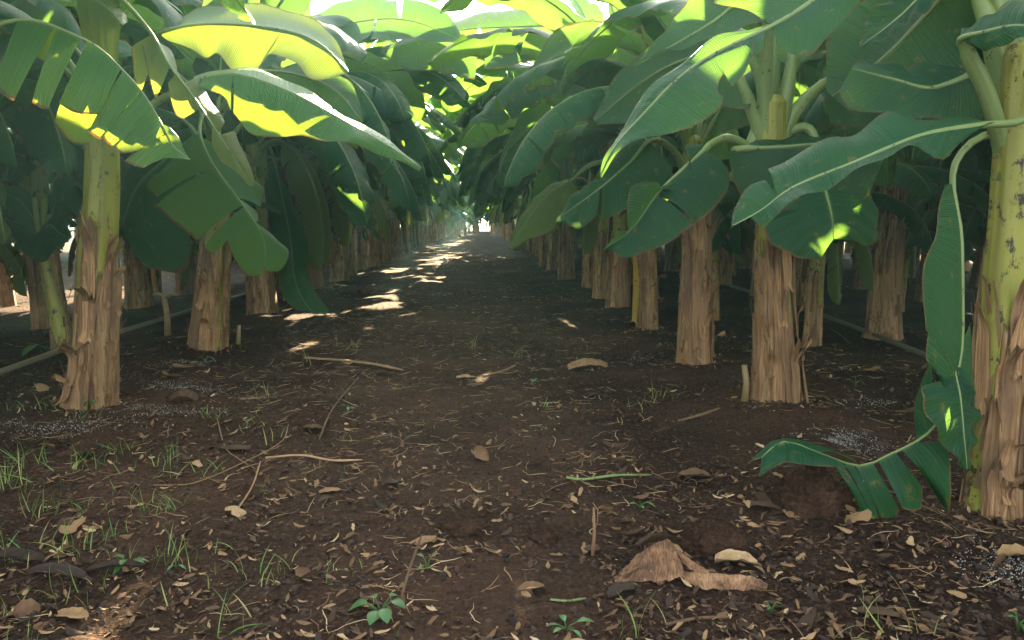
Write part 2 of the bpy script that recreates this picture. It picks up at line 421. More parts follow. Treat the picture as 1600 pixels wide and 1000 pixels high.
# ------------------------------------------------------------------ banana leaves: generic builder
def width_profile(t):
    a = min(1.0, (max(t, 0) / 0.14)) ** 0.6
    b = 1.0 if t < 0.62 else max(0.0, 1 - ((t - 0.62) / 0.38) ** 2.4) ** 0.62
    return a * b
def make_leaf(seed, L, W, th1, th_end, fold0, fold1, tears, pet=0.5, nt=40, nu=6, start=-0.42, bend=1.0, twist=0.0):
    """a leaf heading +X from the crown at the origin: returns (blade MB, stalk MB)"""
    rg = random.Random(seed)
    # midrib
    ns = 60
    tot = pet - start + L
    p = Vector((0, 0, start)); pts = [p.copy()]; els = []
    yaw = 0.0
    yb = rg.uniform(-0.35, 0.35)
    for i in range(ns):
        s = (i + 0.5) / ns * tot
        if s < pet - start:
            q = s / (pet - start); th = R(88) + (R(th1) - R(88)) * q ** 1.6
        else:
            q = (s - (pet - start)) / L; th = R(th1) + (R(th_end) - R(th1)) * (q ** bend); yaw = yb * q * q
        d = Vector((math.cos(th) * math.cos(yaw), math.cos(th) * math.sin(yaw), math.sin(th)))
        p = p + d * (tot / ns); pts.append(p.copy())
    arr = np.array([list(q) for q in pts])
    sv = np.linspace(0, tot, ns + 1)
    s0 = pet - start
    def mid(t):
        s = s0 + t * L
        return Vector([np.interp(s, sv, arr[:, k]) for k in range(3)])
    def frame(t):
        T = (mid(min(t + 0.02, 1)) - mid(max(t - 0.02, 0))).normalized()
        S = T.cross(Vector((0, 0, 1)))
        if S.length < 0.15: S = Vector((0, -1, 0))
        S.normalize()
        Nn = S.cross(T).normalized()
        a = twist * t
        return T, S * math.cos(a) + Nn * math.sin(a), Nn * math.cos(a) - S * math.sin(a)
    blade = MB()
    for side in (-1, 1):
        cuts = sorted(rg.uniform(0.12, 0.95) for _ in range(rg.randint(*tears)))
        cuts = [0.0] + cuts + [1.0]
        rip = rg.uniform(0, 9)
        for a, b in zip(cuts[:-1], cuts[1:]):
            if b - a < 0.015: continue
            k = max(3, int((b - a) * nt) + 1)
            extra = rg.gauss(0, 0.22) if len(cuts) > 2 else 0.0
            if len(cuts) > 4: extra -= abs(rg.gauss(0, 0.3))
            shrink = 0.0 if len(cuts) == 2 else rg.uniform(0.02, 0.10)
            wv = rg.uniform(0.86, 1.0)
            rows, uvs = [], []
            for i in range(k):
                f = i / (k - 1); t = a + (b - a) * f
                T, S, Nn = frame(t)
                w = W * 0.5 * width_profile(t) * wv
                c = mid(t); row, uvr = [c], [(0.0, t * L)]
                x = z = y = 0.0
                for j in range(1, nu + 1):
                    u = j / nu
                    ph = fold0 + (fold1 - fold0) * u ** 1.3 + extra * u
                    ph = max(ph, -1.75)
                    x += math.cos(ph) * w / nu; z += math.sin(ph) * w / nu
                    y = (0.10 + 0.06 * t) * w * 2 * u - shrink * (f - 0.5) * 2 * (b - a) * L * u * 0.5
                    rr = (0.018 * math.sin(t * 23 + rip + side) + 0.014 * math.sin(t * 51 + 2 * rip)) * u + 0.016 * u * mnoise.noise((t * 14, u * 2 + side, seed * 1.7))
                    row.append(c + S * (side * x) + Nn * (z + rr) + T * y); uvr.append((side * u, t * L + y))
                rows.append([list(q) for q in row]); uvs.append(uvr)
            blade.grid(rows, uvs, 0, flip=(side < 0))
    stalk = MB()
    sp, sr = [], []
    for s in np.linspace(0, tot * 0.985, 26):
        sp.append([np.interp(s, sv, arr[:, k]) for k in range(3)])
        if s < s0: r = 0.066 + (0.018 - 0.066) * (s / s0) ** 0.7
        else: r = 0.018 + (0.003 - 0.018) * ((s - s0) / L) ** 0.8
        sr.append(r)
    for q, r in zip(sp, sr): q[2] -= r * 0.55
    stalk.tube(sp, sr, 8)
    return blade, stalk
LEAF = {}
def add_variant(kind, seed, mat, smat, **kw):
    b, s = make_leaf(seed, **kw)
    LEAF.setdefault(kind, []).append((b.mesh("leaf_blade", [mat]), s.mesh("leaf_stalk", [smat]), b, s, mat, smat))
vr = random.Random(5)
for i in range(3):
    add_variant('young', 10 + i, M_LEAF, M_STALK, L=vr.uniform(1.9, 2.2), W=0.56, th1=vr.uniform(74, 80), th_end=vr.uniform(10, 40), fold0=0.5, fold1=0.1, tears=(0, 1), pet=0.5, bend=1.8)
for i in range(4):
    add_variant('arch', 30 + i, M_LEAF, M_STALK, L=vr.uniform(2.3, 2.7), W=vr.uniform(0.70, 0.84), th1=vr.uniform(58, 70), th_end=vr.uniform(-65, -40), fold0=0.1, fold1=vr.uniform(-0.9, -0.5), tears=(1, 6), pet=0.5, bend=0.95, twist=vr.uniform(-0.6, 0.6))
for i in range(5):
    add_variant('mid', 20 + i, M_LEAF, M_STALK, L=vr.uniform(2.0, 2.4), W=vr.uniform(0.66, 0.80), th1=vr.uniform(45, 60), th_end=vr.uniform(-65, -40), fold0=0.1, fold1=vr.uniform(-1.0, -0.5), tears=(1, 7), pet=0.5, bend=1.0, twist=vr.uniform(-0.5, 0.5))
for i in range(5):
    add_variant('old', 40 + i, M_LEAF, M_STALK, L=vr.uniform(1.8, 2.2), W=vr.uniform(0.62, 0.74), th1=vr.uniform(22, 40), th_end=vr.uniform(-84, -68), fold0=-0.25, fold1=vr.uniform(-1.4, -1.0), tears=(4, 10), pet=0.45, bend=0.8, twist=vr.uniform(-0.4, 0.4))
for i in range(3):
    add_variant('hang', 60 + i, M_LEAF_OLD, M_STALK, L=vr.uniform(1.4, 1.7), W=vr.uniform(0.48, 0.58), th1=vr.uniform(-5, 15), th_end=-88, fold0=-0.7, fold1=-1.5, tears=(3, 9), pet=0.35, bend=0.5)
for i in range(3):
    add_variant('dead', 70 + i, M_LEAF_DRY, M_STALK_DRY, L=vr.uniform(0.9, 1.3), W=vr.uniform(0.30, 0.42), th1=vr.uniform(-40, -20), th_end=-89, fold0=-1.3, fold1=-2.2, tears=(5, 11), pet=0.28, bend=0.35)

def place_leaf(root, kind, idx, crown, az, tilt=0.0, scale=1.0):
    bm_, sm_ = LEAF[kind][idx % len(LEAF[kind])][:2]
    lf = link("dead_leaf" if kind == 'dead' else "leaf", bm_, root)
    lf.location = crown; lf.rotation_euler = (0, tilt, az); lf.scale = (scale,) * 3
    link("petiole", sm_, lf)
    return lf

# ------------------------------------------------------------------ trunks
def trunk_geometry(pts, rad, seed, nA=40, nZ=70, dry_lo=0.55, dry_hi=1.25, green_sector=None, rough=1.0):
    rg = random.Random(seed)
    H = pts[-1][2] - pts[0][2]
    ts = np.linspace(0, 1, nZ)
    C = crom(pts, ts)
    Rr = np.interp(np.linspace(0, 1, nZ), np.linspace(0, 1, len(rad)), rad)
    ns = 8
    cuts = sorted(rg.uniform(0, 2 * math.pi) for _ in range(ns))
    tone = [rg.random() for _ in range(ns)]
    hts = [rg.uniform(dry_lo, dry_hi) for _ in range(ns)]
    thick = [rg.uniform(0.002, 0.026) for _ in range(ns)]
    lean = [rg.uniform(-0.5, 0.5) for _ in range(ns)]
    rows, att, uv = [], [], []
    for i in range(nZ):
        z = C[i][2] - pts[0][2]; row, ar, ur = [], [], []
        for j in range(nA):
            a = 2 * math.pi * j / nA
            aa = (a + lean[0] * z * 0.6 + 0.16 * mnoise.noise((z * 3, a, seed))) % (2 * math.pi)
            k = 0
            for q, cc in enumerate(cuts):
                if aa >= cc: k = q
            if aa < cuts[0]: k = ns - 1
            hd = hts[k] + 0.16 * mnoise.noise((a * 3.0, seed * 1.3, 0.0)) + 0.07 * mnoise.noise((a * 9.0, seed * 2.3, 4.0))
            if green_sector is not None:
                da = (a - green_sector[0] + math.pi) % (2 * math.pi) - math.pi
                if abs(da + 0.1 * mnoise.noise((z * 4, 0, seed))) < green_sector[1]: hd = 0.05
            dry = min(1.0, max(0.0, 0.5 + (hd - z) * 5.0))
            r = Rr[i]
            # each wrapped sheath stands a little proud of its neighbour
            pos = (aa - cuts[k]) % (2 * math.pi)
            r += 0.012 * math.exp(-pos * 2.5)
            ca, sa = math.cos(a), math.sin(a)
            fibre = mnoise.noise((ca * 3.2, sa * 3.2, z * 1.1 + seed)) * 0.015 + mnoise.noise((ca * 8, sa * 8, z * 1.7 + seed)) * 0.012 + mnoise.noise((ca * 17, sa * 17, z * 2.6 + seed)) * 0.008
            r += (thick[k] + rough * fibre) * (0.25 + 0.75 * (1 if dry > 0.5 else dry)) 
            r += 0.006 * mnoise.noise((ca * 2, sa * 2, z * 2 + 5 + seed))
            if z < 0.12: r += 0.03 * (1 - z / 0.12) ** 2 * (0.6 + mnoise.noise((ca * 4, sa * 4, seed)))
            row.append((C[i][0] + ca * r, C[i][1] + sa * r, C[i][2])); ar.append(dry); ur.append((min(1, max(0, tone[k] + 0.25 * mnoise.noise((z * 2.5, k, seed)))), math.exp(-pos * 7)))
        rows.append(row); att.append(ar); uv.append(ur)
    mb = MB()
    mb.grid(rows, uv, 0, att=att, close=True)
    # top cap
    n0 = (nZ - 1) * nA
    mb.add([(C[-1][0], C[-1][1], C[-1][2] + 0.02)], [])
    top = mb.n - 1
    mb.f.extend([(n0 + j, n0 + (j + 1) % nA, top) for j in range(nA)]); mb.m.extend([0] * nA)
    return mb, C, Rr
def sheath_strip(C, Rr, z0, z1, a0, wid, lift, curl, seed, nz=16, na=7):
    """a dry strip of leaf sheath lying over the trunk from z1 (top) down to z0, its top end peeling away"""
    rg = random.Random(seed)
    zs = C[:, 2] - C[0, 2]
    rows, uv = [], []
    for i in range(nz):
        f = i / (nz - 1); z = z0 + (z1 - z0) * f
        cx, cy = np.interp(z, zs, C[:, 0]), np.interp(z, zs, C[:, 1]); r = np.interp(z, zs, Rr)
        w = wid * (0.72 + 0.4 * math.sin(f * 2.6 + 0.4)) * (1 - 0.45 * max(0, f - 0.75) / 0.25)
        row, ur = [], []
        for j in range(na):
            g = j / (na - 1) - 0.5
            a = a0 + g * w + 0.10 * mnoise.noise((f * 3, seed, 0)) + 0.12 * f * math.sin(seed)
            out = lift + 0.010 + curl * max(0.0, (f - 0.72) / 0.28) ** 2 + 0.35 * curl * max(0.0, (0.12 - f) / 0.12) ** 2
            out += 0.012 * (4 * g * g) * (0.5 + 0.5 * math.sin(seed + f * 5)) + 0.007 * mnoise.noise((g * 6, f * 2, seed * 3.1))
            jag = 0.05 * mnoise.noise((g * 7, seed * 1.9, 0)) * (1 if f > 0.9 or f < 0.08 else 0)
            row.append((cx + math.cos(a) * (r + out), cy + math.sin(a) * (r + out), C[0, 2] + z + jag)); ur.append((j / (na - 1), z * 1.5))
        rows.append(row); uv.append(ur)
    mb = MB(); mb.grid(rows, uv, 0, flip=True)
    return mb

def loose_fibres(C, Rr, seed, n, zmax):
    rg = random.Random(seed); mb = MB(); zs = C[:, 2] - C[0, 2]
    for k in range(n):
        z1 = rg.uniform(0.12, zmax); z0 = max(0.03, z1 - rg.uniform(0.10, 0.45)); a = rg.uniform(0, 6.28)
        if rg.random() < 0.4: z0, z1 = z1, z0         # hanging from its upper end, or standing off at the top
        w = rg.uniform(0.004, 0.014); out = rg.uniform(0.01, 0.07); sw = rg.uniform(-0.5, 0.5); rows = []
        for i in range(9):
            t = i / 8; z = z0 + (z1 - z0) * t; aa = a + sw * t * t
            r = np.interp(z, zs, Rr) + 0.012 + out * t ** 2.2 + 0.006 * math.sin(t * 9 + k)
            cx, cy = np.interp(z, zs, C[:, 0]), np.interp(z, zs, C[:, 1]); q = w * (1 - 0.6 * t)
            rows.append([(cx + math.cos(aa) * r - math.sin(aa) * v * q, cy + math.sin(aa) * r + math.cos(aa) * v * q, C[0, 2] + z + 0.002 * v) for v in (-1, 0, 1)])
        mb.grid(rows, [[(v * .3, i * .1) for v in (0, 1, 2)] for i in range(9)])
    return mb
# three procedural trunks shared by the ordinary plants
TRUNKS = []
for i in range(4):
    rg = random.Random(100 + i)
    H = 2.05 + 0.1 * rg.random()
    lean = (rg.uniform(-0.08, 0.08), rg.uniform(-0.08, 0.08))
    pts = [(0, 0, -0.08), (lean[0] * 0.2, lean[1] * 0.2, 0.7), (lean[0] * 0.6, lean[1] * 0.6, 1.4), (lean[0], lean[1], H + 0.12)]
    mb, C, Rr = trunk_geometry(pts, [0.15, 0.138, 0.13, 0.124, 0.117, 0.11, 0.104, 0.098, 0.092, 0.07, 0.04], 100 + i, 32, 50, 0.7, 1.6)
    sh = []
    for k in range(4):
        z1 = rg.uniform(0.8, 1.6)
        sh.append(sheath_strip(C, Rr, z1 - rg.uniform(0.5, 1.0) if z1 > 1.1 else 0.08, z1, rg.uniform(0, 6.28), rg.uniform(0.5, 1.1), rg.uniform(0.008, 0.02), rg.uniform(0.02, 0.09), 200 + i * 10 + k))
    sh.append(loose_fibres(C, Rr, 300 + i, 40, 1.4))
    TRUNKS.append(dict(mesh=mb.mesh("trunk", [M_TRUNK]), mb=mb, sheaths=[s.mesh("dry_sheath" if q < 4 else "loose_fibres", [M_SHEATH]) for q, s in enumerate(sh)], smb=sh, top=Vector((lean[0], lean[1], H))))

def crown_plan(rg, toward=None, far=False):
    plan = ['young', 'young', 'arch', 'mid', 'arch', 'mid', 'arch', 'mid', 'old', 'mid', 'old', 'old', 'old']
    if rg.random() < 0.6: plan.append('hang')
    if rg.random() < 0.4: plan.append('hang')
    if rg.random() < 0.5: plan.append('dead')
    if rg.random() < 0.3: plan.append('dead')
    a0 = rg.uniform(0, 6.28)
    out = [(k, rg.randrange(5), a0 + i * 2.4 + rg.uniform(-0.3, 0.3), rg.uniform(-0.12, 0.12), rg.uniform(0.9, 1.1)) for i, k in enumerate(plan)]
    if toward is None:
        for k in ('old', 'mid', 'arch', 'hang', 'arch', 'mid', 'arch'): out.append((k, rg.randrange(5), rg.uniform(0, 6.28), rg.uniform(-0.1, 0.2), rg.uniform(0.9, 1.1)))
    if toward is not None:      # leaves reach for the light over the open path
        for k in (('old', 'mid', 'old') if far else ('arch', 'arch', 'arch', 'old', 'mid')):
            out.append((k, rg.randrange(5), toward + rg.uniform(-0.7, 0.7), rg.uniform(-0.15, 0.1), rg.uniform(0.95, 1.12)))
    return out
def banana_plant(x, y, seed, label, group, scale=1.0, toward=None):
    rg = random.Random(seed)
    root = empty("banana_plant", (x, y, hz(x, y)), rg.uniform(0, 6.28))
    root.rotation_euler = (rg.uniform(-0.04, 0.04), rg.uniform(-0.04, 0.04), rg.uniform(0, 6.28))
    root.scale = (scale,) * 3
    tag(root, label, 'banana plant', group)
    T = TRUNKS[rg.randrange(4)]
    link("trunk", T['mesh'], root)
    for s in T['sheaths']: link(s.name.split(".")[0], s, root)
    for k, i, az, tilt, sc in crown_plan(rg, None if toward is None else toward - root.rotation_euler.z, y > 14.6):
        c = T['top'].copy()
        if k in ('hang', 'dead'): c.z -= rg.uniform(0.1, 0.35)
        place_leaf(root, k, i, c, az, tilt, sc)
    return root
# distant plants: one mesh each (too small to show parts), four shapes
FAR = []
for v in range(6):
    rg = random.Random(900 + v)
    T = TRUNKS[v % 4]; mb = MB()
    mb.add(np.concatenate(T['mb'].v), T['mb'].f, np.concatenate(T['mb'].uv), 0, np.concatenate(T['mb'].a))
    idx = {M_LEAF: 1, M_LEAF_OLD: 2, M_LEAF_DRY: 3, M_STALK: 4, M_STALK_DRY: 5}
    for k, i, az, tilt, sc in crown_plan(rg, 0.0 if v < 3 else None, True):
        _, _, b, s, m1, m2 = LEAF[k][i % len(LEAF[k])]
        M4 = np.array((Matrix.Translation(T['top']) @ Matrix.Rotation(az, 4, 'Z') @ Matrix.Rotation(tilt, 4, 'Y')).to_3x3()) * sc
        for q, mm in ((b, m1), (s, m2)):
            V = np.concatenate(q.v) @ M4.T + np.array(list(T['top']))
            mb.add(V, q.f, np.concatenate(q.uv), idx[mm])
    FAR.append(mb.mesh("banana_plant", [M_TRUNK, M_LEAF, M_LEAF_OLD, M_LEAF_DRY, M_STALK, M_STALK_DRY]))
def far_plant(x, y, seed, label, group, toward=None, size=1.0):
    rg = random.Random(seed)
    o = link("banana_plant", FAR[rg.randrange(3) + (3 if toward is None else 0)])
    o.location = (x, y, hz(x, y)); o.rotation_euler = (rg.uniform(-.05, .05), rg.uniform(-.05, .05), rg.uniform(0, 6.28) if toward is None else toward + rg.uniform(-0.6, 0.6))
    s = rg.uniform(1.1, 1.3) * size; o.scale = (s, s, s)
    tag(o, label, 'banana plant', group)

# ------------------------------------------------------------------ the plants near the camera
def hero_trunk(base_px, path, Y, seed, lab, group, dry=(0.6, 1.2), green=None, sheaths=(), nA=56, nZ=110):
    """path: (px, py, half width in px) from ground to crown at distance Y"""
    g = P(path[0][0], path[0][1], Y); g.z = hz(g.x, g.y)
    root = empty("banana_plant", g)
    tag(root, lab, 'banana plant', group)
    pts, rad = [], []
    for i, (px, py, hw) in enumerate(path):
        q = P(px, py, Y) - g
        if i == 0: q.z = -0.08
        pts.append(tuple(q)); rad.append(hw * Y / F_PX)
    zz = [q[2] for q in pts]
    tgt = np.linspace(zz[0], zz[-1], 24)
    rad2 = np.maximum(np.interp(tgt, zz, rad) * 0.90 - 0.018, 0.03)
    pts.append((pts[-1][0], pts[-1][1], pts[-1][2] + 0.10))
    mb, C, Rr = trunk_geometry(pts, list(rad2) + [rad2[-1] * 0.62], seed, nA, nZ, dry[0], dry[1], green)
    pts.pop()
    link("trunk", mb.mesh("trunk", [M_TRUNK]), root)
    for k, (z0, z1, a, w, lift, curl) in enumerate(sheaths):
        link("dry_sheath", sheath_strip(C, Rr, z0, z1, R(a), w, lift, curl, seed * 3 + k, 24, 9).mesh("dry_sheath", [M_SHEATH]), root)
    hr = random.Random(seed * 7)
    for k in range(9):
        z1 = hr.uniform(0.25, dry[1] + 0.1); z0 = max(0.02, z1 - hr.uniform(0.25, 0.8))
        link("dry_sheath", sheath_strip(C, Rr, z0, z1, hr.uniform(R(238), R(352)), hr.uniform(0.15, 0.5), hr.uniform(0.012, 0.035), hr.uniform(0.03, 0.13), seed * 5 + k, 20, 7).mesh("dry_sheath", [M_SHEATH]), root)
    link("loose_fibres", loose_fibres(C, Rr, seed, 60, dry[1]).mesh("loose_fibres", [M_SHEATH]), root)
    root['_top'] = list(pts[-1])
    GEO[root.name] = (C, Rr)
    return root
GEO = {}
def hero_leaf(root, mid, A=(), B=(), mat=None, topA=True, topB=True, pet=None, bulge=0.10, name="leaf", r0=0.022, smat=None, seed=1, stalk_from_crown=True, rip=1.0, rb=0.045):
    """blade from its midrib and torn segments; points are (photo x, photo y, distance).
       A, B: lists of (t0, t1, [edge points]) for the two halves; topX: is the upper face turned to the lens"""
    g = root.location
    mat = mat or M_LEAF
    mp = [P(*q) - g for q in mid]
    blade = MB()
    Ltot = float(np.sum(np.linalg.norm(np.diff(crom(mp, np.linspace(0, 1, 40)), axis=0), axis=1)))
    for side, segs, top in ((-1, A, topA), (1, B, topB)):
        for si, (t0, t1, edge) in enumerate(segs):
            k = max(5, int((t1 - t0) * 46)); nu = 9
            ts = np.linspace(t0, t1, k)
            Mi = crom(mp, ts)
            E = crom([P(*q) - g for q in edge], np.linspace(0, 1, k))
            # facing of this half
            mi = k // 2
            tvec = Vector(Mi[min(mi + 1, k - 1)] - Mi[max(mi - 1, 0)]); evec = Vector(E[mi] - Mi[mi])
            nn = tvec.cross(evec)
            if nn.length > 1e-9: nn.normalize()
            view = Vector(Mi[mi]) + g - Vector((0, 0, CAM_H))
            faces_cam = nn.dot(view) < 0
            upn = nn if faces_cam == top else -nn      # upper-surface normal
            rows, uvs = [], []
            for i in range(k):
                w = float(np.linalg.norm(E[i] - Mi[i])); row, ur = [], []
                for j in range(nu + 1):
                    u = j / nu
                    q = Vector(Mi[i] * (1 - u) + E[i] * u)
                    b = bulge * w * (4 * u * (1 - u)) ** 0.8
                    rr = rip * (0.012 * u * math.sin(ts[i] * 26 + seed + side) + 0.014 * u * mnoise.noise((ts[i] * 9, u * 2.2 + side * 3, seed * 1.3 + si)))
                    jag = 0.0
                    q = q + upn * (b + rr)
                    row.append(list(q)); ur.append((side * u, ts[i] * Ltot + 0.12 * w * u))
                rows.append(row); uvs.append(ur)
            # winding: grid normal is (dcol x drow) -> compare with upn
            c0 = Vector(rows[mi][1]) - Vector(rows[mi][0]); r0_ = Vector(rows[min(mi + 1, k - 1)][1]) - Vector(rows[max(mi - 1, 0)][1])
            blade.grid(rows, uvs, 0, flip=(c0.cross(r0_).dot(upn) < 0))
    lf = link(name, blade.mesh("leaf_blade", [mat]), root)
    lf.matrix_basis = (Matrix.LocRotScale(root.location, root.rotation_euler, root.scale)).inverted() @ Matrix.Translation(g)
    st = MB()
    pre = []
    if pet is not None:
        pre = [P(*q) - g if len(q) == 3 else Vector(q[:3]) for q in pet]
    elif stalk_from_crown:
        top = Vector(root['_top']); d = mp[0] - top
        pre = [top + Vector((0, 0, -0.35)) + d * 0.03, top + d * 0.18 + Vector((0, 0, 0.05))]
    ctrl = pre + mp
    n = 34
    line = crom(ctrl, np.linspace(0, 1, n))
    away = (Vector(line[n // 2]) + g - Vector((0, 0, CAM_H))).normalized() * (1 if (topA or topB) else -0.2)
    fpre = len(pre) / max(1, len(ctrl) - 1)
    rad = [(rb + (r0 - rb) * min(1, (i / (n - 1)) / max(fpre, 1e-3))) if pre and i / (n - 1) < fpre else 0.0025 + (min(r0, 0.016) - 0.0025) * (1 - (i / (n - 1) - fpre) / (1 - fpre)) ** 1.2 for i in range(n)]
    for i in range(n):
        f = min(1.0, max(0.0, (i / (n - 1) - fpre + 0.08) / 0.1))
        line[i] += np.array(away) * rad[i] * 0.75 * f
    st.tube([list(q) for q in line], rad, 8)
    link("petiole", st.mesh("leaf_stalk", [smat or M_STALK]), lf)
    return lf
GR = "banana plants along the right edge of the path"
GL = "banana plants along the left edge of the path"

R1 = hero_trunk(None, [(1541, 824, 52), (1550, 720, 47), (1562, 560, 43), (1574, 400, 38), (1583, 270, 37), (1588, 190, 36), (1590, 110, 33)], 3.12, 11,
    "banana plant nearest the camera, peeling tan trunk with a broken leaf trailing on soil", GR, (0.6, 1.25), (R(205), 0.45),
    [(0.02, 0.98, 262, 0.85, 0.012, 0.02), (0.05, 0.80, 300, 0.6, 0.02, 0.03), (0.03, 0.62, 235, 0.45, 0.016, 0.05), (0.55, 1.02, 205, 0.5, 0.012, 0.05), (0.02, 0.34, 280, 0.35, 0.028, 0.08), (0.3, 1.0, 320, 0.5, 0.012, 0.04)])
R2 = hero_trunk(None, [(1212, 645, 43), (1211, 560, 36), (1207, 450, 32), (1206, 350, 28), (1205, 230, 26), (1204, 175, 27)], 5.0, 12,
    "banana plant with a straight fibrous brown trunk, second along the right edge of the path", GR, (0.95, 1.45), (R(300), 0.22),
    [(0.02, 1.0, 250, 0.8, 0.012, 0.03), (0.04, 0.85, 285, 0.5, 0.016, 0.03), (0.02, 0.6, 225, 0.5, 0.016, 0.05), (0.02, 0.5, 325, 0.3, 0.05, 0.06), (0.6, 1.25, 270, 0.5, 0.01, 0.05)])
R3 = hero_trunk(None, [(1083, 575, 31), (1085, 480, 26), (1087, 380, 23), (1085, 280, 19), (1084, 232, 18)], 6.53, 13,
    "banana plant with a grey brown flaking trunk, third along the right edge of the path", GR, (1.1, 1.7), None,
    [(0.02, 1.1, 260, 0.8, 0.012, 0.03), (0.04, 0.8, 300, 0.5, 0.016, 0.03), (0.3, 1.3, 225, 0.5, 0.012, 0.04)])
R4 = hero_trunk(None, [(1010, 522, 20), (1008, 430, 18), (1006, 340, 16), (1004, 262, 14)], 8.6, 14,
    "banana plant with a reddish brown trunk, fourth along the right edge of the path", GR, (1.1, 1.7), None,
    [(0.02, 1.1, 260, 0.8, 0.012, 0.03), (0.04, 0.8, 300, 0.5, 0.016, 0.03)], 40, 60)
M_YELLOW = stalk_material('yellow_sheath', (0.34, 0.20, 0.03), (0.58, 0.38, 0.07))
link('yellow_sheath', sheath_strip(*GEO[R4.name], 0.15, 1.0, R(205), 0.6, 0.035, 0.04, 77).mesh('yellow_sheath', [M_YELLOW]), R4)
L1 = hero_trunk(None, [(138, 638, 43), (146, 560, 36), (152, 470, 33), (156, 380, 31), (160, 300, 29), (160, 225, 27), (158, 190, 25)], 5.15, 21,
    "banana plant with yellow green upper trunk above peeling tan sheaths, left of the path", GL, (0.7, 1.45), (R(222), 0.36),
    [(0.02, 1.05, 268, 0.75, 0.012, 0.03), (0.04, 0.9, 300, 0.6, 0.014, 0.03), (0.02, 0.32, 235, 0.5, 0.02, 0.10), (0.75, 1.1, 320, 0.4, 0.014, 0.06), (1.0, 1.35, 275, 0.6, 0.008, 0.03), (0.02, 0.5, 285, 0.12, 0.045, 0.03)])
L2 = hero_trunk(None, [(322, 547, 32), (330, 470, 27), (336, 390, 24), (338, 310, 21), (338, 245, 18)], 7.45, 22,
    "banana plant with brown trunk under a large drooping green leaf, left of the path", GL, (1.0, 1.5), (R(320), 0.2),
    [(0.02, 1.05, 265, 0.9, 0.012, 0.03), (0.04, 0.75, 235, 0.5, 0.014, 0.03), (0.02, 0.6, 310, 0.3, 0.03, 0.05)])
# the plant just outside the left of the view, whose torn leaf hangs into it
L0x, L0y = -2.95, 3.55
L0 = empty("banana_plant", (L0x, L0y, hz(L0x, L0y)))
tag(L0, "banana plant whose torn green leaf hangs in front of the leftmost thick trunk", 'banana plant', GL)
link("trunk", TRUNKS[1]['mesh'], L0)
for s in TRUNKS[1]['sheaths']: link(s.name.split(".")[0], s, L0)
L0['_top'] = list(TRUNKS[1]['top'])

# ---- leaves of the nearest right plant
hero_leaf(R1, [(1330, -40, 3.2), (1255, 12, 3.12), (1208, 40, 3.05), (1115, 85, 2.95), (1060, 122, 2.88), (1005, 178, 2.82), (960, 230, 2.78), (938, 274, 2.76)],
    A=[(0.0, 0.30, [(1215, -60, 3.35), (1115, 0, 3.25), (1160, 18, 3.2), (1200, 36, 3.1)]), (0.31, 1.0, [(1198, 36, 3.06), (1135, 52, 3.02), (1080, 85, 2.98), (1020, 135, 2.92), (978, 188, 2.86), (948, 245, 2.8), (938, 274, 2.76)])],
    B=[(0.0, 0.31, [(1345, 0, 3.1), (1290, 62, 3.0), (1260, 88, 2.98), (1215, 70, 3.0)]), (0.33, 0.40, [(1196, 48, 3.02), (1193, 78, 2.97), (1178, 92, 2.95)]), (0.40, 0.50, [(1174, 70, 2.95), (1174, 95, 2.9), (1146, 134, 2.87), (1134, 112, 2.88)]),
       (0.50, 1.0, [(1133, 108, 2.88), (1123, 128, 2.84), (1121, 148, 2.82), (1130, 162, 2.8), (1100, 187, 2.78), (1050, 206, 2.75), (1000, 220, 2.74), (965, 238, 2.74), (940, 276, 2.75)])],
    bulge=0.06, pet=[(1592, 260, 3.12), (1588, 130, 3.14), (1540, -40, 3.2), (1440, -80, 3.25)], seed=3)
hero_leaf(R1, [(1602, 186, 2.9), (1530, 196, 2.86), (1440, 212, 2.82), (1330, 256, 2.74), (1240, 292, 2.68), (1190, 328, 2.63), (1146, 352, 2.6)],
    A=[(0.10, 0.80, [(1535, 190, 2.9), (1450, 185, 2.95), (1385, 178, 2.95), (1340, 204, 2.9), (1290, 218, 2.85), (1200, 262, 2.78)]), (0.80, 1.0, [(1196, 280, 2.74), (1166, 296, 2.7), (1146, 330, 2.64), (1144, 352, 2.6)])],
    B=[(0.10, 0.42, [(1540, 196, 2.86), (1505, 218, 2.80), (1468, 252, 2.74), (1425, 228, 2.76), (1400, 236, 2.74)]), (0.42, 0.93, [(1400, 236, 2.74), (1340, 268, 2.68), (1290, 292, 2.64), (1245, 314, 2.6), (1194, 352, 2.58)])],
    bulge=0.05, pet=[(1590, 260, 3.14), (1600, 120, 3.08), (1640, 130, 2.96)], seed=5)
hero_leaf(R1, [(1530, 112, 3.2), (1490, 128, 3.2), (1450, 138, 3.2), (1400, 125, 3.2), (1331, 107, 3.15)],
    A=[(0.0, 1.0, [(1522, 108, 3.3), (1450, 98, 3.34), (1412, 107, 3.3), (1392, 98, 3.32), (1345, 96, 3.3), (1331, 105, 3.16)])],
    B=[(0.0, 1.0, [(1545, 160, 3.2), (1530, 188, 3.15), (1460, 187, 3.12), (1390, 180, 3.1), (1345, 172, 3.1), (1312, 150, 3.1), (1329, 110, 3.14)])],
    bulge=0.05, topB=False, pet=[(1590, 200, 3.13), (1560, 150, 3.15), (1545, 115, 3.18)], seed=7, rb=0.06)
